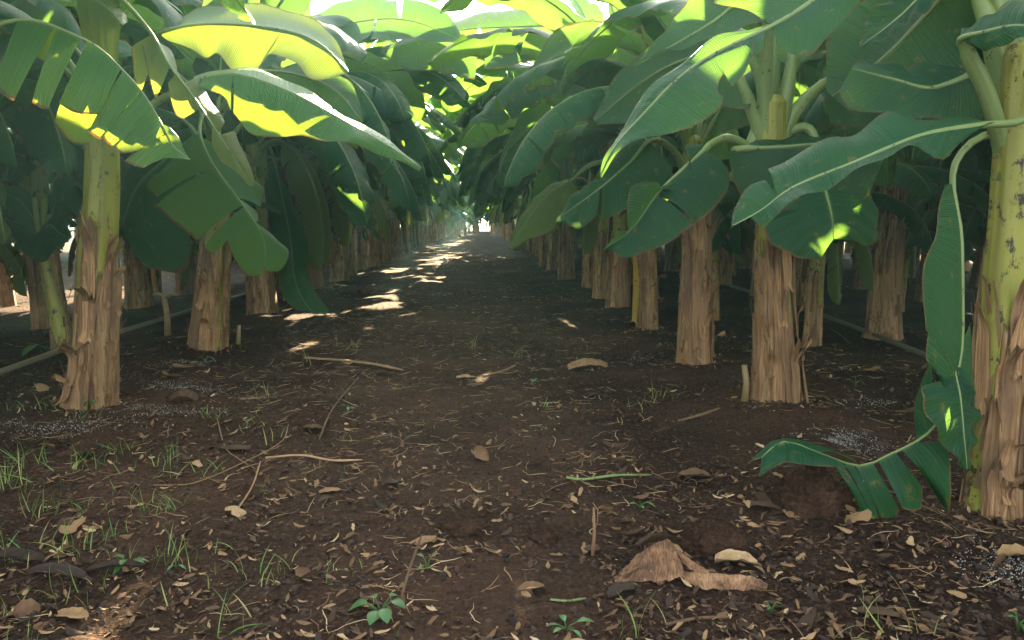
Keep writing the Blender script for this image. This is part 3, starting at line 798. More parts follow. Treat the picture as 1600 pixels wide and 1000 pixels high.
hero_leaf(R1, [(1480, -60, 3.3), (1440, -8, 3.25), (1395, 35, 3.2), (1343, 73, 3.15)],
    A=[(0.0, 1.0, [(1440, -50, 3.3), (1405, -12, 3.28), (1362, 16, 3.25), (1350, 45, 3.2), (1343, 73, 3.15)])],
    B=[(0.0, 1.0, [(1495, -10, 3.2), (1440, 20, 3.15), (1400, 48, 3.12), (1350, 74, 3.13)])],
    bulge=0.04, pet=[(1588, 210, 3.12), (1560, 90, 3.16), (1520, -30, 3.25)], seed=8, rb=0.07)
hero_leaf(R1, [(1500, 62, 3.02), (1540, 50, 2.9), (1590, 40, 2.8), (1660, 50, 2.7)],
    A=[(0.0, 1.0, [(1505, 50, 3.08), (1540, 28, 3.05), (1600, 0, 3.0), (1665, 20, 2.8)])], B=[(0.0, 1.0, [(1508, 60, 3.0), (1545, 80, 2.88), (1600, 60, 2.75), (1660, 80, 2.68)])],
    pet=[(1584, 360, 3.2), (1572, 260, 3.14), (1545, 155, 3.07), (1512, 84, 3.04)], seed=9, r0=0.03)
hero_leaf(R1, [(1500, -30, 3.35), (1440, 30, 3.4), (1380, 90, 3.45), (1300, 150, 3.5)],
    A=[(0.0, 1.0, [(1460, -60, 3.5), (1380, -20, 3.6), (1300, 40, 3.6), (1290, 140, 3.55)])], B=[(0.0, 1.0, [(1540, 20, 3.3), (1500, 110, 3.25), (1440, 170, 3.3), (1330, 175, 3.4)])],
    topA=False, topB=False, pet=[(1588, 210, 3.13), (1570, 90, 3.2), (1540, -20, 3.3)], seed=10, rb=0.07)
# broken leaf hanging beside the trunk and trailing over the soil
hero_leaf(R1, [(1488, 288, 3.05), (1500, 360, 3.0), (1503, 450, 2.97), (1502, 545, 2.95), (1490, 600, 2.93), (1468, 655, 2.92), (1440, 685, 2.94), (1395, 708, 2.98), (1345, 728, 3.02), (1290, 712, 3.02), (1225, 690, 3.0), (1190, 715, 2.98)],
    A=[(0.0, 0.40, [(1480, 288, 3.02), (1466, 325, 2.98), (1460, 372, 2.94), (1445, 410, 2.9), (1441, 460, 2.88), (1446, 515, 2.88)]),
       (0.40, 0.47, [(1449, 520, 2.88), (1448, 565, 2.87), (1474, 580, 2.88)]),
       (0.64, 0.685, [(1441, 760, 2.9), (1438, 797, 2.92), (1412, 796, 2.92)]), (0.70, 0.745, [(1406, 798, 2.95), (1398, 817, 2.96), (1380, 815, 2.97)]), (0.75, 0.775, [(1376, 812, 2.97), (1366, 818, 2.97)]), (0.785, 0.82, [(1360, 806, 2.97), (1350, 810, 2.98), (1338, 785, 3.0)]),
       (0.84, 1.0, [(1325, 732, 2.98), (1262, 728, 2.95), (1225, 722, 2.93), (1185, 745, 2.94)])],
    B=[(0.30, 0.47, [(1512, 500, 3.0), (1522, 570, 2.98), (1527, 630, 2.95), (1512, 640, 2.94)]), (0.50, 0.60, [(1460, 560, 3.05), (1435, 620, 3.06), (1430, 660, 3.05), (1445, 680, 3.0)]),
       (0.585, 0.625, [(1478, 690, 2.9), (1487, 740, 2.89), (1484, 805, 2.9), (1474, 770, 2.9)]),
       (0.84, 1.0, [(1340, 722, 3.1), (1280, 694, 3.1), (1215, 683, 3.08), (1193, 700, 3.05), (1160, 735, 3.0)])],
    pet=[(1580, 205, 3.14), (1530, 215, 3.12), (1496, 248, 3.08)], seed=12, bulge=0.08, r0=0.012, rip=0.7, rb=0.018)

hero_leaf(R1, [(1491, 572, 2.93), (1500, 620, 2.90), (1506, 680, 2.88), (1511, 733, 2.87)],
    A=[(0.0, 1.0, [(1486, 586, 2.92), (1440, 612, 2.86), (1456, 660, 2.84), (1485, 708, 2.85), (1509, 734, 2.87)])],
    B=[(0.0, 1.0, [(1498, 575, 2.95), (1524, 625, 2.97), (1524, 680, 2.95), (1512, 733, 2.88)])], pet=[(1500, 530, 2.97)], seed=13, r0=0.007, rb=0.008, bulge=0.06)

# ---- leaves of the second right plant
hero_leaf(R2, [(1100, 236, 4.75), (1070, 262, 4.65), (1028, 302, 4.55), (985, 360, 4.45), (943, 390, 4.4)],
    A=[(0.0, 0.5, [(1136, 262, 4.6), (1139, 290, 4.5), (1122, 318, 4.45), (1085, 350, 4.4)]), (0.505, 1.0, [(1083, 353, 4.4), (1045, 378, 4.38), (1005, 396, 4.36), (975, 401, 4.36), (958, 393, 4.38)])],
    B=[(0.0, 0.45, [(1096, 226, 4.8), (1070, 226, 4.75), (1085, 288, 4.55), (1024, 296, 4.5)]), (0.45, 0.78, [(1022, 284, 4.55), (990, 290, 4.5), (979, 325, 4.45), (983, 358, 4.4)]), (0.8, 1.0, [(978, 358, 4.42), (955, 372, 4.4), (943, 388, 4.4)])],
    pet=[(1190, 290, 5.0), (1172, 236, 4.97), (1140, 216, 4.9), (1112, 224, 4.82)], seed=14, rb=0.04, bulge=0.10, r0=0.018)
hero_leaf(R2, [(1285, 282, 4.75), (1293, 310, 4.6), (1300, 340, 4.5), (1302, 374, 4.45)],
    A=[(0.0, 1.0, [(1240, 290, 4.8), (1200, 330, 4.7), (1196, 368, 4.6), (1230, 395, 4.5), (1283, 408, 4.45)])],
    B=[(0.0, 1.0, [(1320, 280, 4.75), (1362, 300, 4.7), (1372, 350, 4.6), (1366, 380, 4.55), (1310, 372, 4.5)])],
    pet=[(1206, 300, 5.0), (1225, 215, 5.0), (1262, 200, 4.95), (1280, 240, 4.85)], seed=15, bulge=0.08)
hero_leaf(R2, [(1150, 234, 4.85), (1220, 230, 4.75), (1300, 226, 4.7), (1380, 250, 4.7)],
    B=[(0.0, 1.0, [(1136, 240, 4.8), (1150, 290, 4.7), (1166, 312, 4.65), (1250, 330, 4.6), (1340, 320, 4.6), (1380, 252, 4.7)])], A=[(0.0, 1.0, [(1145, 228, 5.0), (1220, 215, 5.1), (1300, 215, 5.1), (1380, 248, 4.8)])],
    pet=[(1200, 300, 5.0), (1190, 250, 4.95), (1165, 236, 4.9)], seed=16, bulge=0.06, topB=False)
hero_leaf(R2, [(1185, -20, 4.7), (1120, 30, 4.6), (1050, 72, 4.5), (990, 104, 4.45)],
    A=[(0.0, 1.0, [(1120, -60, 4.8), (1075, 0, 4.7), (1040, 45, 4.6), (990, 103, 4.45)])], B=[(0.0, 1.0, [(1215, 20, 4.6), (1140, 52, 4.5), (1060, 76, 4.45), (1015, 86, 4.45), (991, 105, 4.44)])],
    pet=[(1203, 260, 5.0), (1195, 140, 4.95), (1200, 20, 4.8)], topA=False, topB=False, seed=17, rb=0.07, bulge=0.05)
hero_leaf(R2, [(1284, 132, 5.05), (1310, 110, 5.1), (1360, 120, 5.2), (1420, 170, 5.3)],
    A=[(0.0, 1.0, [(1275, 100, 5.2), (1320, 60, 5.3), (1400, 80, 5.4), (1440, 170, 5.3)])], B=[(0.0, 1.0, [(1290, 150, 5.0), (1300, 190, 5.0), (1360, 200, 5.1), (1420, 190, 5.2)])],
    pet=[(1207, 270, 5.0), (1225, 205, 5.0), (1255, 160, 5.0)], topA=False, topB=False, seed=18, rb=0.07, r0=0.03)
hero_leaf(R2, [(1235, 110, 5.0), (1245, 40, 5.05), (1270, -40, 5.2), (1300, -120, 5.5)],
    A=[(0.0, 1.0, [(1225, 100, 5.0), (1180, 60, 5.1), (1190, -40, 5.3), (1290, -120, 5.5)])], B=[(0.0, 1.0, [(1240, 105, 5.0), (1310, 60, 5.1), (1350, -20, 5.3), (1310, -120, 5.5)])],
    pet=[(1207, 270, 5.0), (1218, 200, 5.0), (1230, 140, 5.0)], topA=False, topB=False, seed=19, rb=0.08, r0=0.035)
hero_leaf(R2, [(1163, 140, 5.0), (1140, 100, 5.1), (1080, 90, 5.3), (1000, 130, 5.6), (930, 190, 5.8)],
    A=[(0.0, 1.0, [(1165, 140, 5.0), (1170, 170, 4.95), (1100, 165, 5.2), (1000, 190, 5.5), (930, 195, 5.8)])], B=[(0.0, 1.0, [(1160, 130, 5.05), (1130, 60, 5.3), (1070, 45, 5.5), (980, 100, 5.8), (925, 185, 5.9)])],
    pet=[(1200, 270, 5.0), (1190, 210, 5.0), (1172, 165, 5.0)], topA=False, topB=False, seed=20, rb=0.075, r0=0.03)
# ---- third and fourth right plants
hero_leaf(R3, [(1012, 222, 6.3), (988, 250, 6.2), (945, 288, 6.05), (905, 318, 5.95), (869, 343, 5.9)],
    A=[(0.0, 0.55, [(1052, 262, 6.15), (1040, 300, 6.05), (985, 325, 6.0), (940, 345, 5.92)]), (0.56, 1.0, [(932, 338, 5.94), (905, 357, 5.88), (885, 350, 5.88), (868, 345, 5.9)])],
    B=[(0.0, 0.5, [(1004, 214, 6.4), (965, 235, 6.4), (940, 262, 6.3), (940, 280, 6.15)]), (0.5, 1.0, [(936, 280, 6.15), (905, 295, 6.1), (885, 318, 6.0), (870, 342, 5.9)])],
    pet=[(1078, 300, 6.53), (1062, 248, 6.5), (1035, 222, 6.4)], seed=24, rb=0.04, bulge=0.08)
hero_leaf(R3, [(1110, 200, 6.5), (1140, 150, 6.5), (1180, 120, 6.6), (1250, 150, 6.8)],
    A=[(0.0, 1.0, [(1100, 190, 6.5), (1110, 120, 6.6), (1190, 80, 6.8), (1250, 145, 6.8)])], B=[(0.0, 1.0, [(1115, 210, 6.5), (1150, 200, 6.4), (1200, 190, 6.5), (1250, 155, 6.8)])],
    pet=[(1085, 300, 6.53), (1095, 235, 6.52)], topA=False, topB=False, seed=25, rb=0.06)
hero_leaf(R3, [(1060, 190, 6.6), (1030, 120, 6.8), (980, 80, 7.0), (900, 75, 7.3), (830, 110, 7.5)],
    A=[(0.0, 1.0, [(1065, 200, 6.6), (1040, 160, 6.6), (960, 150, 6.8), (890, 130, 7.2), (830, 112, 7.5)])], B=[(0.0, 1.0, [(1055, 180, 6.7), (1010, 70, 7.0), (970, 40, 7.2), (880, 40, 7.6), (828, 105, 7.6)])],
    pet=[(1083, 300, 6.53), (1076, 235, 6.55)], topA=False, topB=False, seed=26, rb=0.06)
hero_leaf(R4, [(890, 283, 8.3), (862, 300, 8.2), (835, 328, 8.1), (815, 358, 8.0), (796, 386, 7.95)],
    A=[(0.0, 1.0, [(905, 300, 8.2), (880, 330, 8.1), (862, 362, 8.0), (825, 375, 7.95), (800, 390, 7.93)])], B=[(0.0, 1.0, [(885, 278, 8.4), (850, 295, 8.35), (825, 322, 8.2), (805, 355, 8.05), (795, 383, 7.96)])],
    mat=M_LEAF_OLD, pet=[(1002, 330, 8.6), (985, 262, 8.55), (930, 255, 8.4)], seed=28, bulge=0.10)

# ---- leaves of the plants on the left
hero_leaf(L0, [(-60, 60, 4.2), (12, 34, 4.3), (55, 33, 4.35), (95, 46, 4.4), (150, 72, 4.45), (190, 108, 4.5), (225, 148, 4.52), (252, 192, 4.55), (272, 230, 4.55), (298, 250, 4.55)],
    B=[(0.17, 0.31, [(-8, 130, 4.2), (8, 150, 4.2), (22, 158, 4.2)]), (0.32, 0.40, [(50, 160, 4.25), (62, 168, 4.25), (75, 170, 4.25)]),
       (0.42, 0.555, [(92, 160, 4.3), (118, 178, 4.3), (153, 180, 4.32)]), (0.57, 0.66, [(138, 206, 4.32), (150, 214, 4.32), (160, 216, 4.33)]),
       (0.665, 0.74, [(160, 212, 4.35), (168, 225, 4.35), (178, 232, 4.36)]), (0.745, 0.84, [(178, 228, 4.38), (190, 240, 4.4), (214, 236, 4.42)]), (0.845, 1.0, [(194, 250, 4.42), (222, 262, 4.44), (255, 248, 4.48), (296, 252, 4.53)])],
    A=[(0.17, 0.40, [(20, 60, 4.5), (60, 90, 4.55), (95, 100, 4.6)]), (0.42, 0.56, [(85, 190, 4.55), (108, 222, 4.55), (140, 226, 4.55)]), (0.57, 0.8, [(190, 175, 4.6), (230, 200, 4.62), (262, 225, 4.62)]), (0.8, 1.0, [(270, 205, 4.62), (285, 230, 4.6), (298, 249, 4.56)])],
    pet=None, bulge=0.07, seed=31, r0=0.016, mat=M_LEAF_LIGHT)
hero_leaf(L1, [(300, 128, 5.25), (335, 119, 5.25), (368, 116, 5.25), (420, 130, 5.3), (470, 152, 5.35), (525, 182, 5.4), (575, 210, 5.45), (620, 236, 5.5), (658, 264, 5.55)],
    B=[(0.0, 0.20, [(310, 135, 5.15), (330, 140, 5.12), (350, 150, 5.1), (362, 176, 5.08)]), (0.20, 1.0, [(364, 178, 5.08), (385, 200, 5.06), (402, 212, 5.06), (440, 216, 5.1), (475, 211, 5.15), (512, 222, 5.2), (560, 226, 5.3), (605, 246, 5.4), (655, 267, 5.53)])],
    A=[(0.0, 0.6, [(305, 122, 5.6), (365, 107, 5.7), (430, 118, 5.75), (510, 160, 5.75)]), (0.6, 1.0, [(520, 168, 5.75), (570, 198, 5.75), (620, 228, 5.7), (658, 263, 5.57)])],
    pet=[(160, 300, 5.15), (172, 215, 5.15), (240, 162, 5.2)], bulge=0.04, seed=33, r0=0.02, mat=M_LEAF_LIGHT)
hero_leaf(L1, [(180, -10, 5.0), (235, 50, 5.0), (262, 98, 5.0), (305, 155, 5.05), (345, 215, 5.1), (395, 292, 5.15)],
    B=[(0.22, 0.30, [(205, 75, 4.95), (212, 140, 4.93), (220, 142, 4.93)]), (0.33, 0.40, [(222, 70, 4.95), (235, 130, 4.93), (243, 158, 4.93)]), (0.44, 0.62, [(262, 130, 4.95), (275, 178, 4.95), (286, 186, 4.98)]), (0.70, 1.0, [(330, 225, 5.0), (345, 250, 5.03), (365, 268, 5.06), (390, 290, 5.12)])],
    A=[(0.25, 0.45, [(215, 30, 5.2), (262, 75, 5.2)]), (0.5, 0.75, [(310, 120, 5.25), (350, 190, 5.25)]), (0.76, 1.0, [(365, 205, 5.3), (385, 240, 5.28), (396, 288, 5.18)])],
    mat=M_LEAF_OLD, pet=[(160, 280, 5.15), (158, 120, 5.1), (150, -20, 5.0)], bulge=0.05, seed=34, r0=0.018)
hero_leaf(L1, [(110, -40, 4.95), (135, -8, 4.95), (165, 10, 4.98), (192, 40, 5.0)],
    B=[(0.1, 0.5, [(128, 60, 4.9), (150, 95, 4.9), (160, 100, 4.9)]), (0.5, 0.95, [(160, 98, 4.92), (172, 108, 4.93), (184, 104, 4.95)])],
    A=[(0.0, 1.0, [(120, -60, 5.2), (170, -40, 5.25), (200, 35, 5.15)])],
    mat=M_LEAF_OLD, pet=[(160, 280, 5.15), (150, 120, 5.1), (120, -60, 5.0)], bulge=0.06, seed=35)
hero_leaf(L1, [(140, 110, 5.3), (100, 60, 5.5), (40, 40, 5.7), (-40, 70, 5.9)],
    A=[(0.0, 1.0, [(140, 130, 5.2), (90, 130, 5.3), (30, 120, 5.5), (-40, 90, 5.8)])], B=[(0.0, 1.0, [(145, 100, 5.4), (110, 20, 5.7), (50, -10, 6.0), (-40, 50, 6.0)])],
    pet=[(160, 280, 5.15), (156, 190, 5.2)], topA=False, seed=36)
hero_leaf(L2, [(312, 205, 6.9), (320, 232, 6.8), (336, 262, 6.7), (367, 304, 6.55), (390, 335, 6.45), (408, 364, 6.38), (415, 393, 6.33), (413, 418, 6.3)],
    B=[(0.02, 0.28, [(282, 232, 6.8), (250, 268, 6.7), (228, 287, 6.65), (246, 311, 6.6)]), (0.29, 0.55, [(243, 322, 6.55), (275, 350, 6.48), (309, 377, 6.42)]), (0.56, 0.66, [(317, 388, 6.4), (325, 394, 6.38), (334, 398, 6.36)]), (0.665, 1.0, [(352, 360, 6.4), (362, 395, 6.35), (386, 431, 6.28), (410, 430, 6.28)])],
    A=[(0.05, 0.5, [(352, 240, 6.9), (380, 268, 6.85), (411, 297, 6.8), (408, 322, 6.7)]), (0.5, 0.68, [(395, 325, 6.65), (405, 345, 6.6)]), (0.68, 1.0, [(430, 370, 6.5), (451, 395, 6.42), (440, 421, 6.36), (420, 424, 6.3)])],
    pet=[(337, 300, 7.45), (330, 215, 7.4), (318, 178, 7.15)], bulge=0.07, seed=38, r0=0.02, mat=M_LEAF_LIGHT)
hero_leaf(L2, [(250, 52, 6.0), (330, 37, 6.05), (440, 46, 6.2), (500, 68, 6.3), (545, 112, 6.4)],
    B=[(0.0, 0.55, [(262, 62, 5.9), (300, 78, 5.85), (322, 90, 5.82), (340, 86, 5.82), (366, 111, 5.8), (398, 112, 5.85)]), (0.55, 1.0, [(400, 110, 5.88), (422, 84, 5.95), (460, 96, 6.0), (485, 125, 6.05), (540, 116, 6.3)])],
    A=[(0.0, 1.0, [(255, 40, 6.4), (330, 8, 6.6), (440, 12, 6.8), (510, 45, 6.7), (545, 108, 6.45)])],
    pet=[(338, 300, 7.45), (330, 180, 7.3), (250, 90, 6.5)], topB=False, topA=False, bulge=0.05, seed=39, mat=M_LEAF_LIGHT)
hero_leaf(L2, [(325, 200, 7.6), (270, 240, 7.7), (215, 290, 7.8), (190, 350, 7.8)],
    A=[(0.0, 1.0, [(310, 230, 7.5), (300, 330, 7.5), (290, 420, 7.5), (230, 420, 7.6)])], B=[(0.0, 1.0, [(320, 190, 7.8), (250, 220, 8.0), (195, 270, 8.1), (188, 345, 7.9)])],
    pet=[(338, 300, 7.45), (336, 220, 7.5)], seed=40, bulge=0.08)
hero_leaf(L2, [(430, 112, 6.7), (490, 124, 6.6), (530, 146, 6.5), (566, 190, 6.45)],
    A=[(0.0, 1.0, [(440, 104, 6.8), (500, 106, 6.75), (548, 128, 6.65), (568, 186, 6.5)])], B=[(0.0, 1.0, [(450, 160, 6.4), (490, 190, 6.3), (530, 198, 6.35), (564, 194, 6.42)])],
    pet=[(338, 300, 7.45), (340, 190, 7.4), (390, 120, 7.0)], topA=False, topB=False, bulge=0.05, seed=45)
hero_leaf(R4, [(955, 120, 8.7), (900, 145, 8.8), (850, 180, 8.9), (795, 232, 9.0)],
    A=[(0.0, 1.0, [(950, 150, 8.6), (895, 168, 8.7), (878, 195, 8.7), (840, 222, 8.8), (800, 236, 8.95)])], B=[(0.0, 0.55, [(945, 110, 8.9), (900, 128, 9.0), (868, 140, 9.1)]), (0.57, 1.0, [(862, 146, 9.1), (815, 178, 9.15), (792, 228, 9.05)])],
    pet=[(1004, 320, 8.6), (1004, 190, 8.62), (985, 130, 8.65)], topA=False, topB=False, bulge=0.05, seed=46)
# further leaves of these plants, turned away from the path and upwards
def extra_leaves(root, plan):
    for k, i, az, tilt, sc in plan:
        place_leaf(root, k, i, Vector(root['_top']), R(az), tilt, sc)
extra_leaves(R1, [('young', 0, 60, 0, 1.0), ('mid', 1, 20, 0, 1), ('mid', 2, 75, 0, 1.0), ('old', 1, 40, 0, 1), ('young', 1, 110, 0, 1), ('mid', 3, -30, 0, 1)])
extra_leaves(R2, [('young', 0, 80, 0, 1.0), ('mid', 2, 10, 0, 1), ('mid', 4, 60, 0, 1.0), ('old', 2, 35, 0, 1), ('mid', 0, 120, 0, 1), ('arch', 2, 165, -0.4, 1.1)])
extra_leaves(R3, [('young', 2, 80, 0, 1.0), ('mid', 1, 10, 0, 1), ('mid', 3, 150, 0, 1.0), ('old', 0, 60, 0, 1), ('mid', 4, 100, 0, 1), ('old', 4, 200, 0, 0.9), ('arch', 1, 175, -0.3, 1.1), ('arch', 3, 140, -0.3, 1.1)])
extra_leaves(R4, [('young', 1, 80, 0, 1.0), ('mid', 1, 160, 0, 1), ('mid', 3, 200, 0, 1.0), ('old', 0, 60, 0, 1), ('mid', 4, 110, 0, 1), ('mid', 2, 0, 0, 0.9), ('old', 3, 130, 0, 1.1), ('arch', 0, 185, -0.2, 1.1), ('arch', 2, 150, -0.2, 1.15)])
extra_leaves(L0, [('young', 1, 80, 0, 1.0), ('mid', 1, 190, 0, 1), ('mid', 3, 140, 0, 1.0), ('old', 0, 240, 0, 1), ('mid', 4, 40, 0, 1), ('young', 2, 20, 0, 1.1)])
extra_leaves(L1, [('young', 0, 80, 0, 1.0), ('mid', 2, 170, 0, 1), ('mid', 4, 120, 0, 1.0), ('old', 2, 150, 0, 1), ('young', 2, 40, 0, 1), ('mid', 1, 60, 0, 1)])
extra_leaves(L2, [('young', 0, 80, 0, 1.0), ('mid', 2, 95, 0, 1), ('mid', 4, 120, 0, 1.0), ('old', 2, 170, 0, 1), ('mid', 0, 140, 0, 1.05), ('old', 3, 5, 0, 1.0), ('arch', 2, 60, -0.3, 1.1)])
for r in (R1, R2, R3, R4, L0, L1, L2): del r['_top']

# ------------------------------------------------------------------ the rest of the plantation
prg = random.Random(77)
ORD = {5: 'fifth', 6: 'sixth', 7: 'seventh', 3: 'third', 4: 'fourth'}
EDGE = {0.0: [], math.pi: []}
def row(x0, ys_, toward, group, far_label, near_label, seed0):
    toward0 = toward
    for n, y in enumerate(ys_):
        x = x0 + prg.uniform(-0.15, 0.15)
        lab = near_label(n) if near_label else None
        low = toward0 == 0.0 and y < 12.6
        if y < 19 and abs(x0) < 9:
            pl = banana_plant(x, y, seed0 + n, lab or far_label, group, prg.uniform(1.05, 1.22), toward)
            if toward0 is not None and 9 < y < 13.2:      # long leaves meet over the path
                for q in (1, 2, 3):
                    place_leaf(pl, 'arch', n + q, (0, 0, 2.1), toward0 + (-0.75, -0.35, 0.0, 0.4, 0.8)[q] + prg.uniform(-.15, .15) - pl.rotation_euler.z, prg.uniform(-0.25, 0.05), prg.uniform(1.1, 1.3))
            if y < 12.4 and toward0 is not None: EDGE[toward0].append(pl)
            if low:      # low leaves droop over the path edge
                for kk, aa in (('old', 0.3), ('hang', -0.4), ('old', -0.7), ('hang', 0.6)):
                    place_leaf(pl, kk, n + 1, (0, 0, 1.9), aa - pl.rotation_euler.z, 0.25, 1.0)
        else: far_plant(x, y, seed0 + n, far_label, group, toward)
def ysq(a, b, d):
    out, y = [], a
    while y < b: out.append(y + prg.uniform(-0.2, 0.2)); y += d
    return out
row(1.95, [y for y in ysq(10.4, 62, 1.75) + ysq(62, 96, 2.6) if not 34 < y < 37.4], math.pi, GR, "banana plant far down the right edge of the path, crowded among its neighbours",
    lambda n: {0: "fifth banana plant along the right edge of the path, counted from the camera", 1: "sixth banana plant along the right edge of the path, counted from the camera"}.get(n), 300)
row(-3.0, ysq(10.2, 62, 1.85) + ysq(62, 96, 2.6), 0.0, GL, "banana plant far down the left edge of the path, crowded among its neighbours",
    lambda n: {0: "third banana plant along the left edge of the path, counted from the camera", 1: "fourth banana plant along the left edge of the path, counted from the camera"}.get(n), 400)
GB = "banana plants standing behind the two path rows"
CLR = lambda ys_: [y for y in ys_ if not 13.5 < y < 25]
row(-5.0, [2.6, 4.7, 6.8] + [y for y in ysq(8.9, 44, 2.0) if not 16.5 < y < 24], None, GB, "shaded banana plant standing behind the left row", None, 500)  # nearest plants, mostly out of view, added to darken the rows
row(-7.4, CLR(ysq(7.4, 40, 2.2)), None, GB, "shaded banana plant standing behind the left row", None, 560)
row(4.75, [3.9, 6.1] + ysq(10.4, 44, 2.0), None, GB, "shaded banana plant standing behind the right row", None, 600)  # the nearest pair, beside the view, added to darken this side
row(7.3, ysq(7.6, 44, 2.1), None, GB, "shaded banana plant standing behind the right row", None, 660)
row(9.9, ysq(10.0, 44, 2.3), None, GB, "shaded banana plant standing behind the right row", None, 700)
row(12.6, ysq(12.0, 44, 2.3), None, GB, "shaded banana plant standing behind the right row", None, 730)
row(-9.9, CLR(ysq(11.0, 40, 2.4)), None, GB, "shaded banana plant standing behind the left row", None, 760)
for n, (x, y) in enumerate(((7.3, 5.4), (7.3, 3.2), (9.9, 7.7), (9.9, 5.4))): far_plant(x, y, 1500 + n, "shaded banana plant standing behind the right row", GB)  # unseen plants added to cut side light on the right rows
for n, (x, y) in enumerate(((-7.4, 5.1), (-7.4, 3.0), (-9.9, 8.6), (-12.2, 7.0))): far_plant(x, y, 1510 + n, "shaded banana plant standing behind the left row", GB)  # same on the left: unseen, added to keep side light out
for n, (x, y) in enumerate(((5.9, 8.3), (6.0, 6.2), (8.6, 9.0), (3.5, 7.6), (8.4, 6.6))): far_plant(x, y, 1520 + n, "low young banana plant in the shade behind the right row", "young banana plants between the rows", None, 0.5)  # low plants, mostly unseen, added to darken the gaps
for n, (x, y) in enumerate(((-6.2, 6.3), (-6.0, 4.2), (-8.6, 7.2))): far_plant(x, y, 1530 + n, "low young banana plant in the shade behind the left row", "young banana plants between the rows", None, 0.5)  # unseen low plants added to darken the left gaps
row(-12.2, CLR(ysq(9.0, 44, 2.2)), None, GB, "shaded banana plant standing behind the left row", None, 1000)
row(-14.5, ysq(10.0, 44, 2.2), None, GB, "shaded banana plant standing behind the left row", None, 1040)
row(15.0, ysq(12.0, 44, 2.2), None, GB, "shaded banana plant standing behind the right row", None, 1080)
# low young plants that have sprung up between the grown ones
GY = "young banana plants between the rows"
k = 0
for x0, a, b, d in ((-3.9, 9.5, 34, 2.6), (-5.9, 8.6, 40, 2.3), (-8.6, 9.5, 40, 2.3), (-11.0, 11, 40, 2.3), (3.2, 9.5, 34, 2.6), (5.9, 10.5, 40, 2.3), (8.6, 11.5, 40, 2.3), (11.2, 13.0, 40, 2.3), (-13.4, 12, 40, 2.4), (13.8, 14, 40, 2.4)):
    for y in ysq(a, b, d):
        if x0 < -4 and 14 < y < 25: continue
        far_plant(x0 + prg.uniform(-.4, .4), y, 1200 + k, "low young banana plant in the shade behind the %s row" % ("left" if x0 < 0 else "right"), GY, None, prg.uniform(0.36, 0.6)); k += 1
for n in range(9):
    x = -8.5 + n * 2.0
    far_plant(x, 97 + prg.uniform(-1, 1), 800 + n, "tiny banana plant closing off the far end of the path", "banana plants across the far end", None, prg.uniform(0.95, 1.1))
for n, (x, y, z) in enumerate(((-1.7, 78, .75), (-0.6, 86, .8), (2.9, 84, .7), (1.9, 74, .62), (-1.9, 66, .6), (-0.9, 92, 0.9), (3.0, 92, .9), (-1.8, 55, .55), (1.7, 58, .5), (-1.2, 80, .42), (-0.7, 84, .4), (-0.4, 90, .45), (1.5, 85, .45), (-1.5, 88, .4), (-1.3, 62, .7), (0.9, 64, .62), (2.0, 60, .55), (-0.3, 68, .75), (1.9, 67, .8), (-2.0, 57, .7))):
    far_plant(x, y, 830 + n, "tiny low banana plant crowding into the far end of the path", "banana plants across the far end", None, z)

L3, R5 = EDGE[0.0][0], EDGE[math.pi][0]
hero_leaf(R5, [(905, 42, 11.4), (800, 42, 11.3), (700, 50, 11.1), (596, 80, 11.0)],
    A=[(0.0, 1.0, [(895, 22, 11.9), (800, 14, 11.9), (700, 34, 11.6), (598, 74, 11.1)])], B=[(0.0, 0.5, [(890, 78, 11.2), (820, 98, 11.0), (760, 108, 10.9)]), (0.51, 1.0, [(742, 126, 10.8), (690, 112, 10.8), (640, 108, 10.85), (597, 84, 10.95)])],
    pet=[(968, 300, 10.4), (966, 180, 10.5), (950, 62, 11.0)], topA=True, topB=False, bulge=0.05, seed=47)
hero_leaf(L3, [(470, 62, 11.2), (560, 34, 11.1), (640, 32, 11.0), (724, 64, 10.9)],
    A=[(0.0, 0.6, [(480, 26, 11.6), (560, -4, 11.6), (620, 0, 11.5)]), (0.61, 1.0, [(630, -2, 11.5), (690, 14, 11.3), (724, 60, 11.0)])], B=[(0.0, 0.45, [(472, 86, 10.8), (530, 74, 10.7), (575, 60, 10.7)]), (0.46, 1.0, [(580, 62, 10.7), (640, 62, 10.7), (722, 68, 10.8)])],
    pet=[(412, 300, 10.2), (415, 180, 10.3), (430, 84, 10.9)], topA=True, topB=False, bulge=0.05, seed=48)
hero_leaf(L3, [(425, 240, 10.0), (440, 300, 9.8), (455, 380, 9.6), (462, 440, 9.5), (485, 484, 9.45), (512, 489, 9.4)],
    A=[(0.05, 1.0, [(412, 290, 10.0), (430, 390, 9.7), (440, 455, 9.5), (458, 480, 9.42), (508, 492, 9.36)])], B=[(0.05, 1.0, [(452, 300, 9.7), (480, 380, 9.5), (482, 430, 9.5), (497, 462, 9.5), (516, 486, 9.45)])],
    pet=[(412, 300, 10.2), (414, 225, 10.15)], seed=50, bulge=0.06)
for bx, by, kk, ii, aa, tt, ss in ((1.94, 15.78, 'arch', 2, 3.07, -0.12, 1.2), (1.94, 15.78, 'arch', 0, 2.49, -0.01, 1.2)):
    pl = min((o for o in bpy.data.objects if o.type == 'EMPTY' and o.name.startswith('banana_plant')), key=lambda o: (o.location.x - bx) ** 2 + (o.location.y - by) ** 2)
    place_leaf(pl, kk, ii, (0, 0, 2.05), aa - pl.rotation_euler.z, tt, ss)  # extra leaves added to block sun from the path soil
